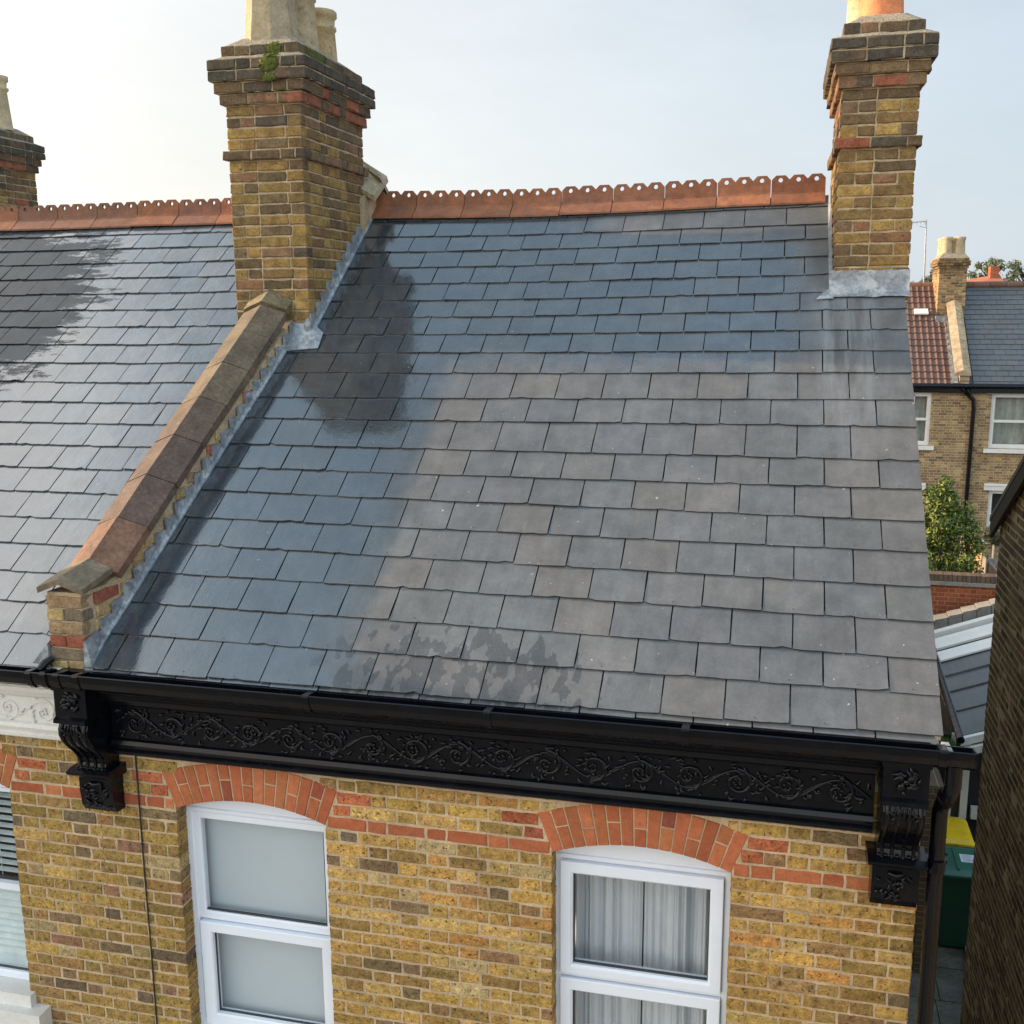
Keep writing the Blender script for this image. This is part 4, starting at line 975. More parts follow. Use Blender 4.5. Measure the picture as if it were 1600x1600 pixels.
# neighbour window with shutters
y = .08; f = MB(); x0, x1 = NXC[0]-HW-.006, NXC[0]+HW+.003
ring_frame(f, x0, x1, -1.32, -.03, .03, .012, .03, .05, y, y+.07); head_panel(f, NXC[0], -.032, y+.012, y+.06, HW+.003)
f.box(x0, x1, y-.01, y+.05, -.70, -.655)
wo = f.build('window', 'upvc', nb, 'white sash window with slatted blinds behind it')
pane(wo, x0+.03, x1-.01, -.655, -.06, y+.03); pane(wo, x0+.03, x1-.01, -1.27, -.70, y+.03)
s_ = MB(); s_.box(NXC[0]-HW-.05, NXC[0]+HW+.04, -.05, y+.02, -1.40, -1.32); s_.box(NXC[0]-HW-.05, NXC[0]+HW+.14, -.11, .0, -1.55, -1.40); s_.build('window_sill', 'white', wo)
vb = MB()
for i in range(12):
    z = -.08-i*.05; vb.hexa([(x0, y+.08, z-.006), (x1-.01, y+.08, z-.006), (x1-.01, y+.115, z+.002), (x0, y+.115, z+.002), (x0, y+.08, z-.003), (x1-.01, y+.08, z-.003), (x1-.01, y+.115, z+.005), (x0, y+.115, z+.005)])
for xx in (x1-.25, x1-.09): vb.tube([(xx, y+.078, -.06), (xx, y+.078, -.66)], .002, 5)
tag(vb.build('venetian_blind', 'slat'), 'pale slatted venetian blind in the upper half of the far left window', 'blind')
sh = MB(); ring_frame(sh, x1-.40, x1-.015, -1.27, -.71, .045, .03, .06, .09, y+.06, y+.09)
for i in range(9):
    z = -.80-i*.046; sh.hexa([(x1-.36, y+.065, z-.02), (x1-.04, y+.065, z-.02), (x1-.04, y+.09, z+.016), (x1-.36, y+.09, z+.016), (x1-.36, y+.065, z-.014), (x1-.04, y+.065, z-.014), (x1-.04, y+.09, z+.022), (x1-.36, y+.09, z+.022)])
sh.box(x0, x1-.4, y+.085, y+.09, -1.27, -.71); sh.box(x0, x1, y+.1, y+.104, -1.3, -.7)
tag(sh.build('shutter', 'slat'), 'white louvred shutter in the lower half of the far left window', 'shutter')
# next stack along
random.seed(73)
c3, zt3 = chimney(nb, -9.5, -8.95, 4.35, 5.85, 2.8, 9.9, 4.27, 0, 1.0, label='chimney stack beyond the ridge at the far left')
for yy_ in (4.65, 5.1, 5.52): pot(c3, -9.10, yy_, zt3-.03, [(.14, 0), (.135, .03), (.105, .40), (.125, .42), (.125, .44), (.105, .45), (.11, .50), (.128, .515), (.128, .56)], (.52, .42, .26))

h0 = thing('terrace_house', (-12, 0, Z0G), 'unseen brick house beyond the left edge, its tall bay added to block the low sun', 'house')
q = MB(); q.box(-14, -9.55, .25, 7, Z0G, 1.2); q.build('wall', 'wall_x', h0)
q = MB(); q.prism([(-1.6, Z0G), (.38, Z0G), (.38, 3.9), (-.6, 4.5), (-1.6, 3.9)], 0, -13, -10.0); q.build('shade_bay', 'wall_y', h0)  # out-of-view bay, added to keep low sun off the gutter and brackets
# ================================================================== RIGHT NEIGHBOUR (side wall across the passage)
random.seed(81)
rn_ = thing('brick_house', (2.8, 2.5, Z0G), 'dark old brick side wall of the next house across the narrow passage', 'house')
WX, WY = 1.25, 5.17
def wz(y): return .93+(WY-y)*.62
core = MB(); core.prism([(-3.0, Z0G), (WY-.006, Z0G), (WY-.008, wz(WY)), (1.6, wz(1.6)), (-3.0, wz(1.6)-2.8)], 0, WX+.0015, WX+.25); rco = core.build('side_wall', 'mortar_side', rn_)
SIDE = [(10, (.21, .15, .085)), (8, (.16, .11, .068)), (6, (.27, .19, .10)), (3, (.12, .09, .06)), (2, (.31, .22, .12))]
sb = MB()
for k in range(-68, 40):
    z = k*.075
    u1 = WY if z+.075 < wz(WY) else WY-(z+.09-wz(WY))/.62
    if u1 < 1.2: continue
    j = []; sh = .17 if k % 2 else 0; q = math.floor((1.0-sh)/.3375)
    js = []
    while q*.3375+sh < u1:
        js += [q*.3375+sh, q*.3375+sh+.225]; q += 1
    js = [t for t in js if .9 < t < u1-.05]+[u1]
    for a, b in zip(js[:-1], js[1:]):
        brick(sb, (WX, b-.004, z+.006), (0, -1, 0), (-1, 0, 0), b-a-.012, .060, .05, pick(SIDE), ch=.004, jt=.002, seg=1)
sb.build('brickwork', 'sidebrick', rco)
bk = MB(); bk.box(WX+.25, 6, WY-.25, WY-.009, Z0G, .95); bk.build('back_wall', 'wall_x', rn_)
rf = MB(); v = []
for x in (WX-.06, 6):
    v += [(x, WY+.20, wz(WY+.2)+.02), (x, 1.6, wz(1.6)+.02), (x, 1.6, wz(1.6)+.08), (x, WY+.20, wz(WY+.2)+.07)]
rf.add(v, [(0, 1, 2, 3), (4, 7, 6, 5), (0, 4, 5, 1), (3, 2, 6, 7), (0, 3, 7, 4)], (.05, .045, .045)); 
v = [(WX-.06, 1.6, wz(1.6)+.08), (6, 1.6, wz(1.6)+.08), (6, -3, wz(1.6)-2.8), (WX-.06, -3, wz(1.6)-2.8)]; rf.add(v, [(0, 1, 2, 3)], (.07, .07, .075))
rf.build('roof', 'slate_far', rn_)
vb_ = MB(); v = []
for x in (WX-.055, WX-.02): v += [(x, WY+.18, wz(WY+.18)-.14), (x, 1.6, wz(1.6)-.14), (x, 1.6, wz(1.6)+.02), (x, WY+.18, wz(WY+.18)+.02)]
vb_.add(v, [(0, 1, 2, 3), (4, 7, 6, 5), (0, 4, 5, 1), (3, 2, 6, 7), (0, 3, 7, 4)]); vb_.build('verge_board', 'darkwood', rn_)

# ================================================================== REAR: lean-to, bins, garden wall
le = thing('lean_to', (2.2, 11, Z0G), 'low lean-to side extension with grey panelled sloping roof and white edge bars between the houses', 'extension')
A, B = Vector((1.76, 9.0, -2.70)), Vector((1.90, 13.3, -2.68)); dz = .53
pn = MB(); v = []
for P0, (xr) in ((A, 3.2), (B, 3.3)):
    v += [(P0.x, P0.y, P0.z), (xr, P0.y, P0.z+(xr-P0.x)*dz*.72), (xr, P0.y, P0.z+(xr-P0.x)*dz*.72-.06), (P0.x, P0.y, P0.z-.06)]
pn.add(v, [(0, 4, 5, 1), (1, 5, 6, 2), (2, 6, 7, 3), (3, 7, 4, 0), (0, 1, 2, 3), (4, 7, 6, 5)])
lo = pn.build('roof', 'panel', le)
ba = MB(); bars = MB()
def lz(x): return A.z+(x-A.x)*dz*.72
def bar(mb, y, w_, h_, x0_=None):
    x0_ = x0_ or A.x+.01+(y-9)*.033; x1_ = 3.2
    mb.hexa([(x0_, y, lz(x0_)+.001), (x1_, y, lz(x1_)+.001), (x1_, y+w_, lz(x1_)+.001), (x0_, y+w_, lz(x0_)+.001), (x0_, y, lz(x0_)+h_), (x1_, y, lz(x1_)+h_), (x1_, y+w_, lz(x1_)+h_), (x0_, y+w_, lz(x0_)+h_)])
bar(ba, 11.85, .42, .03); bar(ba, 12.4, .5, .04); bar(ba, 13.0, .16, .10); ba.build('edge_bar', 'white', lo)
for y in (9.8, 10.55, 11.2): bar(bars, y, .05, .022)
bars.build('seam', 'panel', lo)
ft = MB(); v = [(A.x-.03, 8.92, A.z-.12), (2.6, 8.92, lz(2.6)-.12), (2.6, 9.0, lz(2.6)-.12), (A.x-.03, 9.0, A.z-.12), (A.x-.03, 8.92, A.z-.02), (2.6, 8.92, lz(2.6)-.02), (2.6, 9.0, lz(2.6)-.02), (A.x-.03, 9.0, A.z-.02)]; ft.hexa(v)
ft.hexa([(p[0], p[1]-.05, p[2]-.13) for p in v]); ft.build('fascia', 'white', le)
sg = MB(); sg.tube([(A.x-.04, 8.9, A.z-.03), (B.x-.04, B.y, B.z-.03)], .05, 8); sg.tube([(A.x-.20, 8.9, A.z-.25), (B.x-.20, B.y, B.z+.0)], .028, 6); sg.build('gutter', 'black', le)
dw = MB(); dw.box(1.30, 3.3, 9.5, 9.6, Z0G, -2.9); dw.build('end_wall', 'dark', le)
df = MB(); df.box(1.855, 1.945, 9.38, 9.46, -4.05, -2.85); df.box(1.70, 1.745, 9.38, 9.46, -4.05, -2.85); df.box(1.70, 1.945, 9.38, 9.46, -4.10, -4.04); df.box(2.0, 2.5, 9.36, 9.45, -4.02, -3.86); df.build('door_frame', 'white', le)
do = MB(); do.box(1.745, 1.855, 9.42, 9.44, -4.04, -2.9); do.build('door', 'darkwood', le)
lw = MB(); lw.box(1.72, 1.80, 9.6, 13.3, Z0G, -2.78); lw.box(1.4, 3.3, 9.30, 9.37, Z0G, -4.35); lw.build('low_wall', 'wall_dark', le)
stn = MB()
for i in range(9):
    xa = 1.55+i*.22; stn.hexa([(xa, 13.55, lz(xa)-.02-ru(0, .02)), (xa+.21, 13.55, lz(xa)+.0), (xa+.21, 13.85, lz(xa)+.0), (xa, 13.85, lz(xa)-.02), (xa, 13.55, lz(xa)+.14), (xa+.21, 13.55, lz(xa)+.20), (xa+.21, 13.85, lz(xa)+.20), (xa, 13.85, lz(xa)+.14)])
stn.build('stone_ledge', 'concrete', le)
mo = MB(); random.seed(9)
for _ in range(260):
    a = rnd()*6.28; q = rnd()**.5*.11; h = ru(.02, .13); px, py = 1.42+q*math.cos(a), 8.2+q*math.sin(a)
    c = jit((.09, .17, .03), .4); d = ru(.008, .018); t = rnd()*6.28
    mo.add([(px-d*math.cos(t), py-d*math.sin(t), -2.62+h*.4), (px+d*math.cos(t), py+d*math.sin(t), -2.62+h*.4), (px+ru(-.03, .03), py+ru(-.03, .03), -2.55+h)], [(0, 1, 2)], c)
mo.blob((1.42, 8.2, -2.62), (.10, .10, .06), (.06, .11, .02))
sh_ = MB(); sh_.box(1.28, 1.56, 8.0, 8.4, -2.72, -2.66); 
tag(mo.build('moss_clump', 'leaf'), 'small bright green moss clump in the dark gap beside the slate roof edge', 'moss')
sh_.box(1.1, 1.3, 7.3, 8.6, Z0G, -2.68); tag(sh_.build('boundary_pier', 'wall_dark'), 'dark brick pier with a shelf carrying the green moss clump', 'pier')

def bin_(x, y, zt, lidm, bodym, label, paper=False, rot=0):
    t = thing('wheelie_bin', (x, y, Z0G), label, 'bin', 'wheelie bins in the passage')
    w0, w1, d0, d1, h = .225, .285, .26, .33, zt
    b = MB(); z0 = Z0G+.04
    def lp(w_, d_, z, r=.05):
        o = []
        for sx_, sy_, a0 in ((1, 1, 0), (-1, 1, 90), (-1, -1, 180), (1, -1, 270)):
            for k in range(4): a = R(a0+30*k); o.append((x+sx_*(w_-r)+r*math.cos(a), y+sy_*(d_-r)+r*math.sin(a), z))
        return o
    Ls = [lp(w0, d0, z0), lp(w0+.01, d0+.01, z0+.1), lp(w1, d1, Z0G+h-.10), lp(w1+.018, d1+.018, Z0G+h-.095), lp(w1+.018, d1+.018, Z0G+h-.04)]
    v = sum(Ls, []); n = 16; b.add(v, [(l*n+k, l*n+(k+1) % n, (l+1)*n+(k+1) % n, (l+1)*n+k) for l in range(4) for k in range(n)]+[tuple(range(n))[::-1], tuple(range(4*n, 5*n))], sm=False)
    b.build('body', bodym, t)
    l = MB(); Ls = [lp(w1+.03, d1+.04, Z0G+h-.038), lp(w1+.03, d1+.04, Z0G+h-.01), lp(w1-.02, d1-.02, Z0G+h+.03), lp(w1-.06, d1-.08, Z0G+h+.04)]
    v = sum(Ls, []); l.add(v, [(q*n+k, q*n+(k+1) % n, (q+1)*n+(k+1) % n, (q+1)*n+k) for q in range(3) for k in range(n)]+[tuple(range(n))[::-1], tuple(range(3*n, 4*n))])
    l.box(x-.04, x-.02, y-d1+.02, y+d1-.1, Z0G+h+.03, Z0G+h+.055); l.box(x+.1, x+.16, y-d1-.06, y-d1-.03, Z0G+h-.03, Z0G+h)
    l.tube([(x-.16, y-.12, Z0G+h+.035), (x-.10, y+.0, Z0G+h+.06), (x-.16, y+.12, Z0G+h+.035)], .018, 6)
    l.build('lid', lidm, t)
    for sx_ in (-1, 1):
        wv = MB(); wv.tube([(x+sx_*.2, y+d0-.02, Z0G+.10), (x+sx_*.25, y+d0-.02, Z0G+.10)], .1, 16); wv.build('wheel', 'gasket', t)
    hd = MB(); hd.tube([(x-.2, y+d1+.02, Z0G+h-.05), (x-.2, y+d1+.07, Z0G+h-.05), (x+.2, y+d1+.07, Z0G+h-.05), (x+.2, y+d1+.02, Z0G+h-.05)], .014, 8); hd.build('handle', bodym, t)
    if paper:
        pp = MB(); pp.box(x+.03, x+.24, y-.10, y+.10, Z0G+h+.041, Z0G+h+.0425); pp.build('address_label', 'paper', t)
        tx = MB()
        for i in range(6): tx.box(x+.05, x+.05+ru(.08, .17), y+.07-i*.03, y+.078-i*.03, Z0G+h+.0426, Z0G+h+.0432)
        tx.build('printed_lines', 'metal', t)
bin_(1.66, 8.18, 1.07, 'green_lid', 'green_plastic', 'dark green wheelie bin with a white paper label on its lid, in the passage', True)
bin_(1.62, 8.95, 1.10, 'yellow_plastic', 'green_plastic', 'wheelie bin with a bright yellow lid standing behind the green lidded one')
ks = MB(); ks.hexa([(1.62, 5.6, Z0G), (1.72, 5.6, Z0G), (1.86, 8.0, Z0G), (1.78, 8.0, Z0G), (1.62, 5.6, Z0G+.08), (1.70, 5.6, Z0G+.08), (1.85, 8.0, Z0G+.08), (1.78, 8.0, Z0G+.08)]); struct(ks.build('kerb_edging', 'concrete'))

gw = thing('garden_wall', (2.2, 14, Z0G), 'orange red brick garden wall with dark coping in front of the tall shrub', 'wall')
q = MB(); q.box(.2, 4.2, 14.0, 14.215, Z0G, -1.96); q.build('brickwork', 'wall_red', gw)
q = MB(); q.box(.15, 4.25, 13.95, 14.26, -1.96, -1.90); q.build('tile_creasing', 'concrete', gw)
q = MB()
random.seed(15)
xx = .2
while xx < 4.2:
    q.box(xx, xx+.068, 13.985, 14.225, -1.90, -1.78+ru(-.003, .003), jit((.13, .085, .06), .2)); xx += .075
q.build('brick_coping', 'redbrick', gw)

# vegetation ---------------------------------------------------------------
def leafcloud(mb, shape, n, size, cols, light):
    for _ in range(n):
        p, nrm = shape(); c = random.choice(cols); k = ru(.7, 1.3)
        c = tuple(q*k for q in c)
        a = Vector((ru(-1, 1), ru(-1, 1), ru(-.4, 1))).normalized(); a = (a+nrm*.8).normalized(); b = a.orthogonal().normalized(); b = (b*math.cos(rnd()*6.28)+a.cross(b)*math.sin(rnd()*6.28)); t_ = a.cross(b)
        s_ = size*ru(.6, 1.3); w_ = s_*.38
        mb.add([p-b*s_*.5, p+t_*w_*.5+a*s_*.08, p+b*s_*.5, p-t_*w_*.5+a*s_*.08], [(0, 1, 2, 3)], c)
random.seed(91)
sh = thing('tall_shrub', (2.72, 17.0, Z0G), 'tall bushy green shrub with sunlit yellow tips growing behind the red garden wall', 'shrub')
tk = MB()
for i in range(5):
    a = i*1.25; tk.tube([(2.72+.05*math.cos(a), 17+.05*math.sin(a), Z0G), (2.72+.2*math.cos(a), 17+.2*math.sin(a), -3.2), (2.7+.32*math.cos(a), 17+.3*math.sin(a), -1.6)], [.06, .045, .015], 7)
tk.build('trunk', 'bark', sh)
clumps = []
for i in range(150):
    z = ru(-4.3, -.9); t = (z+4.6)/3.8
    rad = .74*(1-.2*t) if z < -1.6 else .42*max(.3, (-.7-z)/.8)
    a = rnd()*6.28; q = rad*ru(.3, 1.0); cx_ = 2.66-.16*t
    clumps.append((Vector((cx_+q*math.cos(a), 17+q*math.sin(a), z)), ru(.14, .30)*(1-.3*t)))
clumps += [(Vector((2.9, 16.9, -1.2)), .2), (Vector((3.0, 16.8, -1.6)), .24), (Vector((3.15, 16.9, -2.0)), .22), (Vector((2.30, 16.9, -.85)), .16), (Vector((2.52, 16.9, -.66)), .15), (Vector((2.95, 16.9, -1.5)), .18), (Vector((3.12, 16.9, -1.85)), .18), (Vector((2.45, 16.8, -.95)), .25), (Vector((3.1, 16.9, -2.4)), .2)]
def shp():
    c, r_ = random.choice(clumps); d = Vector((random.gauss(0, 1), random.gauss(0, 1), random.gauss(0, 1))).normalized()
    return c+d*r_*ru(.55, 1.12), d
lf = MB(); leafcloud(lf, shp, 34000, .085, [(.10, .15, .03), (.07, .12, .03), (.15, .19, .035), (.22, .24, .04), (.05, .09, .028)], None); lf.build('crown', 'leaf', sh)

def far_tree(x, y, z0, z1, wd, label, n=1200, size=.5, sparse=False, seed=1, cols=None):
    random.seed(seed); t = thing('tree', (x, y, Z0G), label, 'tree', 'trees on the skyline')
    tk = MB(); tk.tube([(x, y, Z0G), (x+.1, y, z0), (x, y, z1-.5)], [.35, .2, .05], 7)
    cl = []
    for i in range(16 if sparse else 26):
        z = ru(z0, z1); r_ = wd*(1-.5*abs((z-z0)/(z1-z0)-.4)); a = rnd()*6.28; q = r_*rnd()**.6
        c = Vector((x+q*math.cos(a), y+q*math.sin(a), z)); cl.append((c, wd*ru(.12, .28)))
        tk.tube([(x, y, z-.8), c], [.08, .02], 5)
    tk.build('trunk', 'bark', t)
    def sp():
        c, r_ = random.choice(cl); d = Vector((random.gauss(0, 1), random.gauss(0, 1), random.gauss(0, 1))).normalized(); return c+d*r_*ru(.2, 1.3), d
    m = MB(); leafcloud(m, sp, n, size, cols or [(.20, .23, .14), (.26, .25, .16), (.15, .19, .11)], None); m.build('crown', 'leaf', t)
far_tree(12.1, 70, 3.6, 5.4, 1.3, 'feathery bare topped tree on the skyline just right of the distant red chimney', 1500, .28, True, 1)
far_tree(14.3, 70, 3.4, 5.2, 1.4, 'skyline tree at the right edge above the slate roof of the opposite terrace', 1500, .28, True, 2)
for i, (x, y, z1, wd, lb) in enumerate(((7.0, 62, 4.5, 1.6, 'dark dense tree behind the base of the thin aerial mast'), (8.6, 64, 4.2, 1.4, 'low dark tree between the aerial mast and the distant cream pots'), (13.3, 78, 4.5, 1.4, 'low rounded dark tree between the two feathery skyline trees'))):
    far_tree(x, y, 1.5, z1, wd, lb, 2200, .35, False, 10+i, [(.10, .12, .08), (.14, .15, .10), (.17, .16, .11)])

# fences and topiary in the far gardens
fe = MB()
yy_ = 19.7
while yy_ < 21.8:
    fe.box(3.77, 3.795, yy_, yy_+.13, Z0G, -2.46+ru(-.03, .03)); yy_ += .14
tag(fe.build('timber_fence', 'wood'), 'sunlit orange timber fence running away behind the tall shrub', 'fence')
cf = MB()
for i in range(4):
    ya = 17.5+i*2.0; cf.box(4.26, 4.31, ya+.06, ya+1.94, Z0G, -3.22); cf.box(4.22, 4.35, ya-.06, ya+.06, Z0G, -3.15)
tag(cf.build('concrete_fence', 'concrete'), 'low grey concrete panel fence beside the sunlit timber fence', 'fence')
random.seed(95)
tp = thing('topiary', (4.47, 22, Z0G), 'clipped round ball shrub on a stem below the far ground floor window', 'shrub')
q = MB(); q.tube([(4.47, 22, Z0G), (4.47, 22, -2.9)], .05, 8, (.3, .25, .2)); q.build('trunk', 'concrete', tp)
q = MB(); q.blob((4.47, 22, -2.68), (.27, .27, .22), (.05, .05, .035), 12, 8)
def sp2():
    d = Vector((random.gauss(0, 1), random.gauss(0, 1), random.gauss(0, 1))).normalized(); return Vector((4.47, 22, -2.68))+Vector((d.x*.3, d.y*.3, d.z*.24))*ru(.85, 1.05), d
leafcloud(q, sp2, 1500, .06, [(.06, .07, .035), (.09, .085, .05), (.04, .05, .03)], None); q.build('crown', 'leaf', tp)
# ================================================================== FAR TERRACE
random.seed(101)
FY = 26.0; EZ = .62; FS = .75
h1 = thing('terrace_house', (2.0, FY, Z0G), 'opposite brick terrace house with a brown red pantile roof behind the shrub', 'house')
h2 = thing('terrace_house', (7.0, FY, Z0G), 'opposite brick terrace house with a grey slate roof at the right edge', 'house')
def far_window(parent, x0, x1, z0, z1, bars=False):
    f = MB(); y = FY+.06; mid = (z0+z1)/2
    ring_frame(f, x0, x1, z0, z1, .11, .11, .10, .11, y, y+.1); f.box(x0+.05, x1-.05, y-.01, y+.06, mid-.035, mid+.035)
    if bars: f.box((x0+x1)/2-.015, (x0+x1)/2+.015, y, y+.05, z0+.05, z1-.05)
    wo = f.build('window', 'white', parent)
    g_ = MB(); g_.add([(x0+.08, y+.05, z0+.08), (x1-.08, y+.05, z0+.08), (x1-.08, y+.05, z1-.08), (x0+.08, y+.05, z1-.08)], [(0, 1, 2, 3)]); g_.build('glass_pane', 'glass', wo)
    c_ = MB(); c_.box(x0+.02, x1-.02, y+.2, y+.21, z0, z1); c_.build('net_curtain', 'blind_far' if z0 > -2 else 'dark', wo)
    l = MB(); l.box(x0-.14, x1+.14, FY-.06, FY-.002, z1+.005, z1+.19); l.box(x0-.14, x1+.14, FY-.08, FY-.002, z1+.13, z1+.17); l.build('lintel', 'white', wo)
    s_ = MB(); s_.box(x0-.12, x1+.12, FY-.10, FY-.002, z0-.11, z0-.005); s_.build('window_sill', 'white', wo)
FWIN = [(2.46, 3.36, -1.06, .38), (2.3, 3.2, -3.8, -2.3), (4.87, 5.95, -1.10, .38), (4.98, 6.05, -3.62, -2.25)]
for (hs, xa, xb) in ((h1, -3.0, 4.298), (h2, 4.302, 12.0)):
    q = MB()
    holes = [(a, b, c, d) for a, b, c, d in FWIN if xa < a < xb]
    zs_ = sorted({Z0G, EZ-.05}|{h[2] for h in holes}|{h[3] for h in holes})
    for z0_, z1_ in zip(zs_[:-1], zs_[1:]):
        x_ = xa
        for a, b, c, d in sorted(h for h in holes if h[2] < z1_-.001 and h[3] > z0_+.001): q.box(x_, a, FY, FY+.3, z0_, z1_); x_ = b
        q.box(x_, xb, FY, FY+.3, z0_, z1_)
    q.box(xa, xb, FY+.9, FY+7.2, Z0G, EZ-.05); q.build('wall', 'wall_far', hs)
far_window(h1, 2.46, 3.36, -1.06, .38, True); far_window(h1, 2.3, 3.2, -3.8, -2.3)
far_window(h2, 4.87, 5.95, -1.10, .38); far_window(h2, 4.98, 6.05, -3.62, -2.25)
# pantile roof
pt = MB(); nrows = 16; L_ = 4.5; gx = .165
FR = math.atan(FS); fc, fsn = math.cos(FR), math.sin(FR)
def farP(x, s, off): return Vector((x, FY-.15+s*fc-off*fsn, EZ-.06+s*fsn+off*fc))
for k in range(nrows):
    s0, s1 = k*L_/nrows, (k+1)*L_/nrows+.03; x = -3.0
    nx_ = int(7.2/gx*5)
    v = []
    for i in range(nx_+1):
        xx = -3+7.1*i/nx_; ph = (xx/gx) % 1; hgt = .05*max(0, math.sin(PI*ph*2)) if ph < .5 else 0
        hgt = .035*math.sin(PI*min(1, ph/.6)) if ph < .6 else .0
        v += [farP(xx, s0, .05+hgt), farP(xx, s1, .02+hgt), farP(xx, s0, .015+hgt)]
    c = jit((.135, .075, .058), .08)
    pt.add(v, [(3*i, 3*i+3, 3*i+4, 3*i+1) for i in range(nx_)]+[(3*i, 3*i+2, 3*i+5, 3*i+3) for i in range(nx_)], c)
ro = pt.build('roof', 'rooftile', h1)
q = MB()
for i in range(16): xa = -3+i*.45; q.tube([(xa, FY+3.5, 3.28), (xa+.44, FY+3.5, 3.28)], .12, 10, jit((.20, .095, .06), .1))
q.build('ridge_tiles', 'rooftile', ro)
q = MB(); q.hexa([farP(3.02, 3.02, .10), farP(3.40, 3.02, .10), farP(3.40, 3.28, .09), farP(3.02, 3.28, .09), farP(3.02, 3.02, .15), farP(3.40, 3.02, .15), farP(3.40, 3.28, .13), farP(3.02, 3.28, .13)]); q.build('skylight', 'white', ro)
# slate roof
q = MB()
for k in range(20):
    s0 = k*.225; js = cut_joints(4.38, 12.2, .15 if k % 2 else .3, .3)
    for i in range(len(js)-1): slate(q, farP, js[i], js[i+1], s0, s0, s0+.25, lift=.02)
q.add([farP(4.3, -.02, -.02), farP(12.2, -.02, -.02), farP(12.2, 4.5, -.02), farP(4.3, 4.5, -.02)], [(0, 1, 2, 3)], (.03, .03, .03))
ro2 = q.build('roof', 'slate_far', h2)
q = MB()
for i in range(18): xa = 4.3+i*.45; q.tube([(xa, FY+3.45, 3.30), (xa+.44, FY+3.45, 3.30)], .10, 8, jit((.16, .085, .06), .15))
q.build('ridge_tiles', 'rooftile', ro2)
for hs, xa, xb in ((h1, -3, 4.29), (h2, 4.31, 12)):
    q = MB(); q.tube([(xa, FY-.18, EZ-.03), (xb, FY-.18, EZ-.03)], .07, 8); q.box(xa, xb, FY-.12, FY-.003, EZ-.22, EZ-.05)
    q.build('gutter', 'black', hs)
q = MB(); q.tube([(4.05, FY-.15, .55), (4.2, FY-.12, .40), (4.40, FY-.08, .22), (4.42, FY-.08, 0), (4.40, FY-.08, Z0G)], .055, 10); q.tube([(4.18, FY-.15, .5), (4.30, FY-.1, .35)], .07, 8); q.build('downpipe', 'black', h2)
# party parapet and chimney
PX0, PX1 = 3.98, 4.28
q = MB(); q.prism([(FY-.12, .55), (FY-.12, 1.02), (FY+2.4, 1.02+2.52*.745), (FY+2.4, .55+2.4*.745)], 0, PX0+.03, PX1-.03); pa_ = q.build('parapet_wall', 'wall_far_y', h2)
q = MB()
ft_ = [(-.20, -.06), (0, .03), (.20, -.06), (.20, -.12), (-.20, -.12)]
for i in range(7):
    ya = FY-.2+i*.385; yb = ya+.38; za, zb2 = 1.05+(ya-FY+.12)*.745, 1.05+(yb-FY+.12)*.745; xm = (PX0+PX1)/2-.0
    q.add([(xm+a-.05+.0*ya, ya, za+b) for a, b in ft_]+[(xm+a-.05, yb, zb2+b) for a, b in ft_], [(i_, (i_+1) % 5, 5+(i_+1) % 5, 5+i_) for i_ in range(5)]+[(4, 3, 2, 1, 0), (5, 6, 7, 8, 9)], jit((.33, .255, .16), .12))
q.build('coping_stone', 'coping', pa_)
q = MB(); q.add([(PX0-.16, FY-.15, EZ+.05), (PX0-.0, FY-.15, EZ+.05), (PX0-.0, FY+2.4, EZ+.05+2.5*.75), (PX0-.16, FY+2.4, EZ+.05+2.5*.75)], [(0, 1, 2, 3)]); q.box(3.58, 3.95, FY+2.05, FY+2.28, 2.24, 2.42); q.build('lead_flashing', 'lead', pa_)
random.seed(103)
fc0 = MB(); fb = MB(); cx0, cx1, cy0, cy1 = 3.63, 4.38, FY+2.3, FY+3.7
fc0.box(cx0+.008, cx1-.008, cy0+.008, cy1-.008, 2.0, 4.0)
FCH = [(10, (.30, .19, .09)), (6, (.20, .13, .07)), (4, (.37, .25, .12)), (2, (.12, .09, .06))]
z = 2.1; k = 0
while z < 3.99:
    e_ = 0 if z < 3.70 else (.03 if z < 3.77 else (.07 if z < 3.93 else .03))
    ring(fb, cx0-e_, cx1+e_, cy0-e_, cy1+e_, z, k % 2, lambda z, n_: pick(FCH) if z < 3.55 else tuple(t*.6 for t in pick(FCH))); z += .075; k += 1
fco = fc0.build('chimney', 'mortar_old', h2); fb.build('brickwork', 'oldbrick', fco)
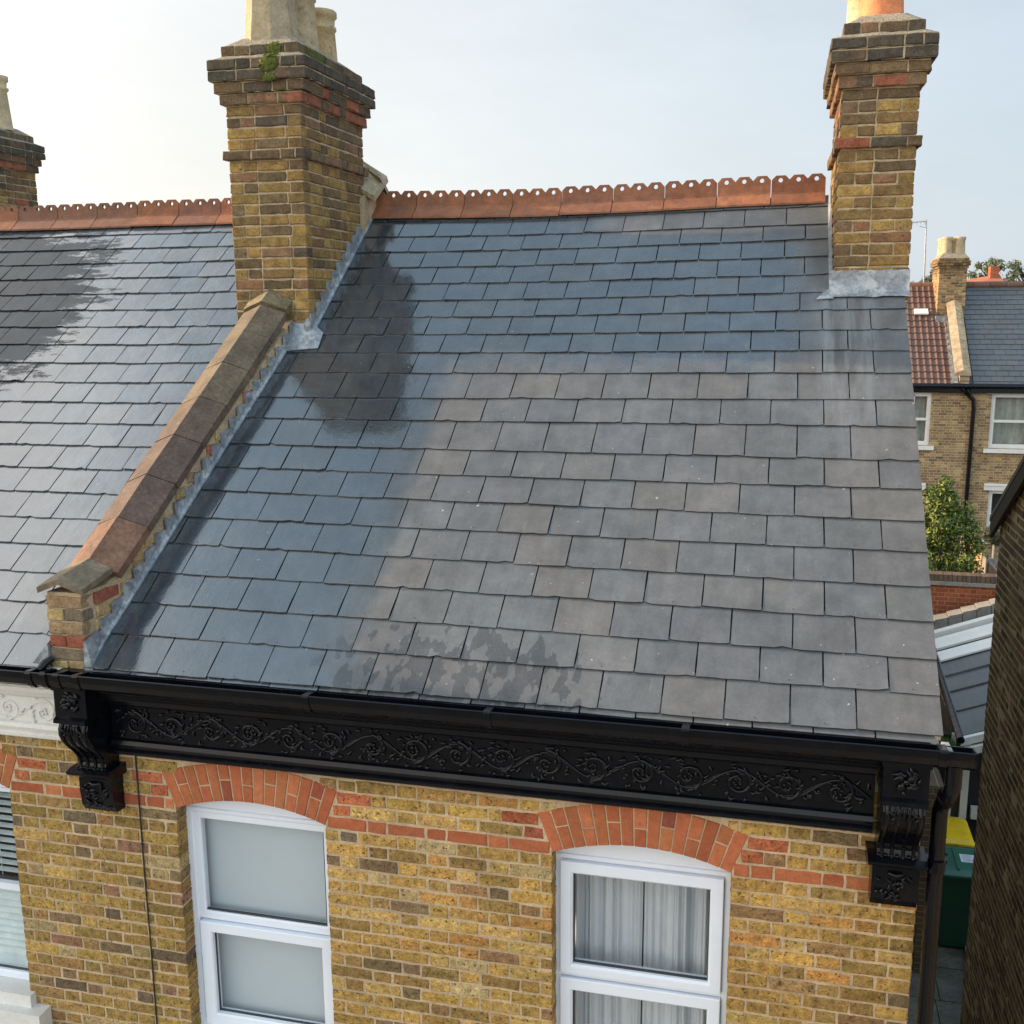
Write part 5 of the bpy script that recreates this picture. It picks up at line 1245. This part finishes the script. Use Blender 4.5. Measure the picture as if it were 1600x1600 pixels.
q = MB(); q.hexa([(cx0-.03, cy0-.03, 4.04), (cx1+.03, cy0-.03, 4.04), (cx1+.03, cy1+.03, 4.04), (cx0-.03, cy1+.03, 4.04), (cx0+.08, cy0+.1, 4.18), (cx1-.08, cy0+.1, 4.18), (cx1-.08, cy1-.1, 4.18), (cx0+.08, cy1-.1, 4.18)]); q.build('flaunching', 'cement', fco)
for (x, y) in ((3.83, FY+2.55), (4.17, FY+2.55), (3.83, FY+3.0), (4.17, FY+3.0), (3.83, FY+3.4), (4.17, FY+3.4)):
    pot(fco, x, y, 4.14, [(.155, 0), (.135, .38), (.15, .42), (.16, .46), (.15, .5)], (.42, .33, .21), 16)
# aerial
ae = thing('tv_aerial', (3.42, 30.0, 3.2), 'thin rooftop television aerial on a mast beside the distant brick chimney', 'aerial')
q = MB(); q.tube([(3.45, 30, 2.9), (3.39, 30, 5.25)], .022, 6); q.build('mast', 'metal', ae)
q = MB(); q.tube([(3.40, 30, 5.2), (2.6, 29.9, 5.12)], .014, 5)
for i in range(7): xx = 3.35-i*.11; q.tube([(xx, 29.85, 5.19-i*.01), (xx, 30.15, 5.19-i*.01)], .007, 4); q.tube([(xx, 30, 5.10-i*.01), (xx, 30, 5.28-i*.01)], .007, 4)
q.tube([(3.42, 30, 5.0), (3.2, 29.95, 5.05)], .010, 4); q.build('antenna', 'metal', ae)
# distant red roofed house
dh = thing('distant_house', (11.0, 58, Z0G), 'distant red tiled roof with a red brick chimney on the skyline', 'house')
q = MB(); q.box(7.5, 11.4, 58, 64, Z0G, 3.0); q.build('wall', 'wall_red', dh)
q = MB(); q.add([(7.3, 57.5, 2.6), (11.6, 57.5, 2.6), (11.1, 61, 4.35), (8.6, 61, 3.9), (7.3, 64.5, 2.6), (11.6, 64.5, 2.6)], [(0, 1, 2, 3), (3, 2, 5, 4), (1, 5, 2), (0, 3, 4)], (.36, .13, .07)); q.build('roof', 'rooftile', dh)
q = MB(); q.box(10.55, 11.0, 60.5, 61.2, 3.5, 4.75); q.build('chimney', 'wall_red', dh)
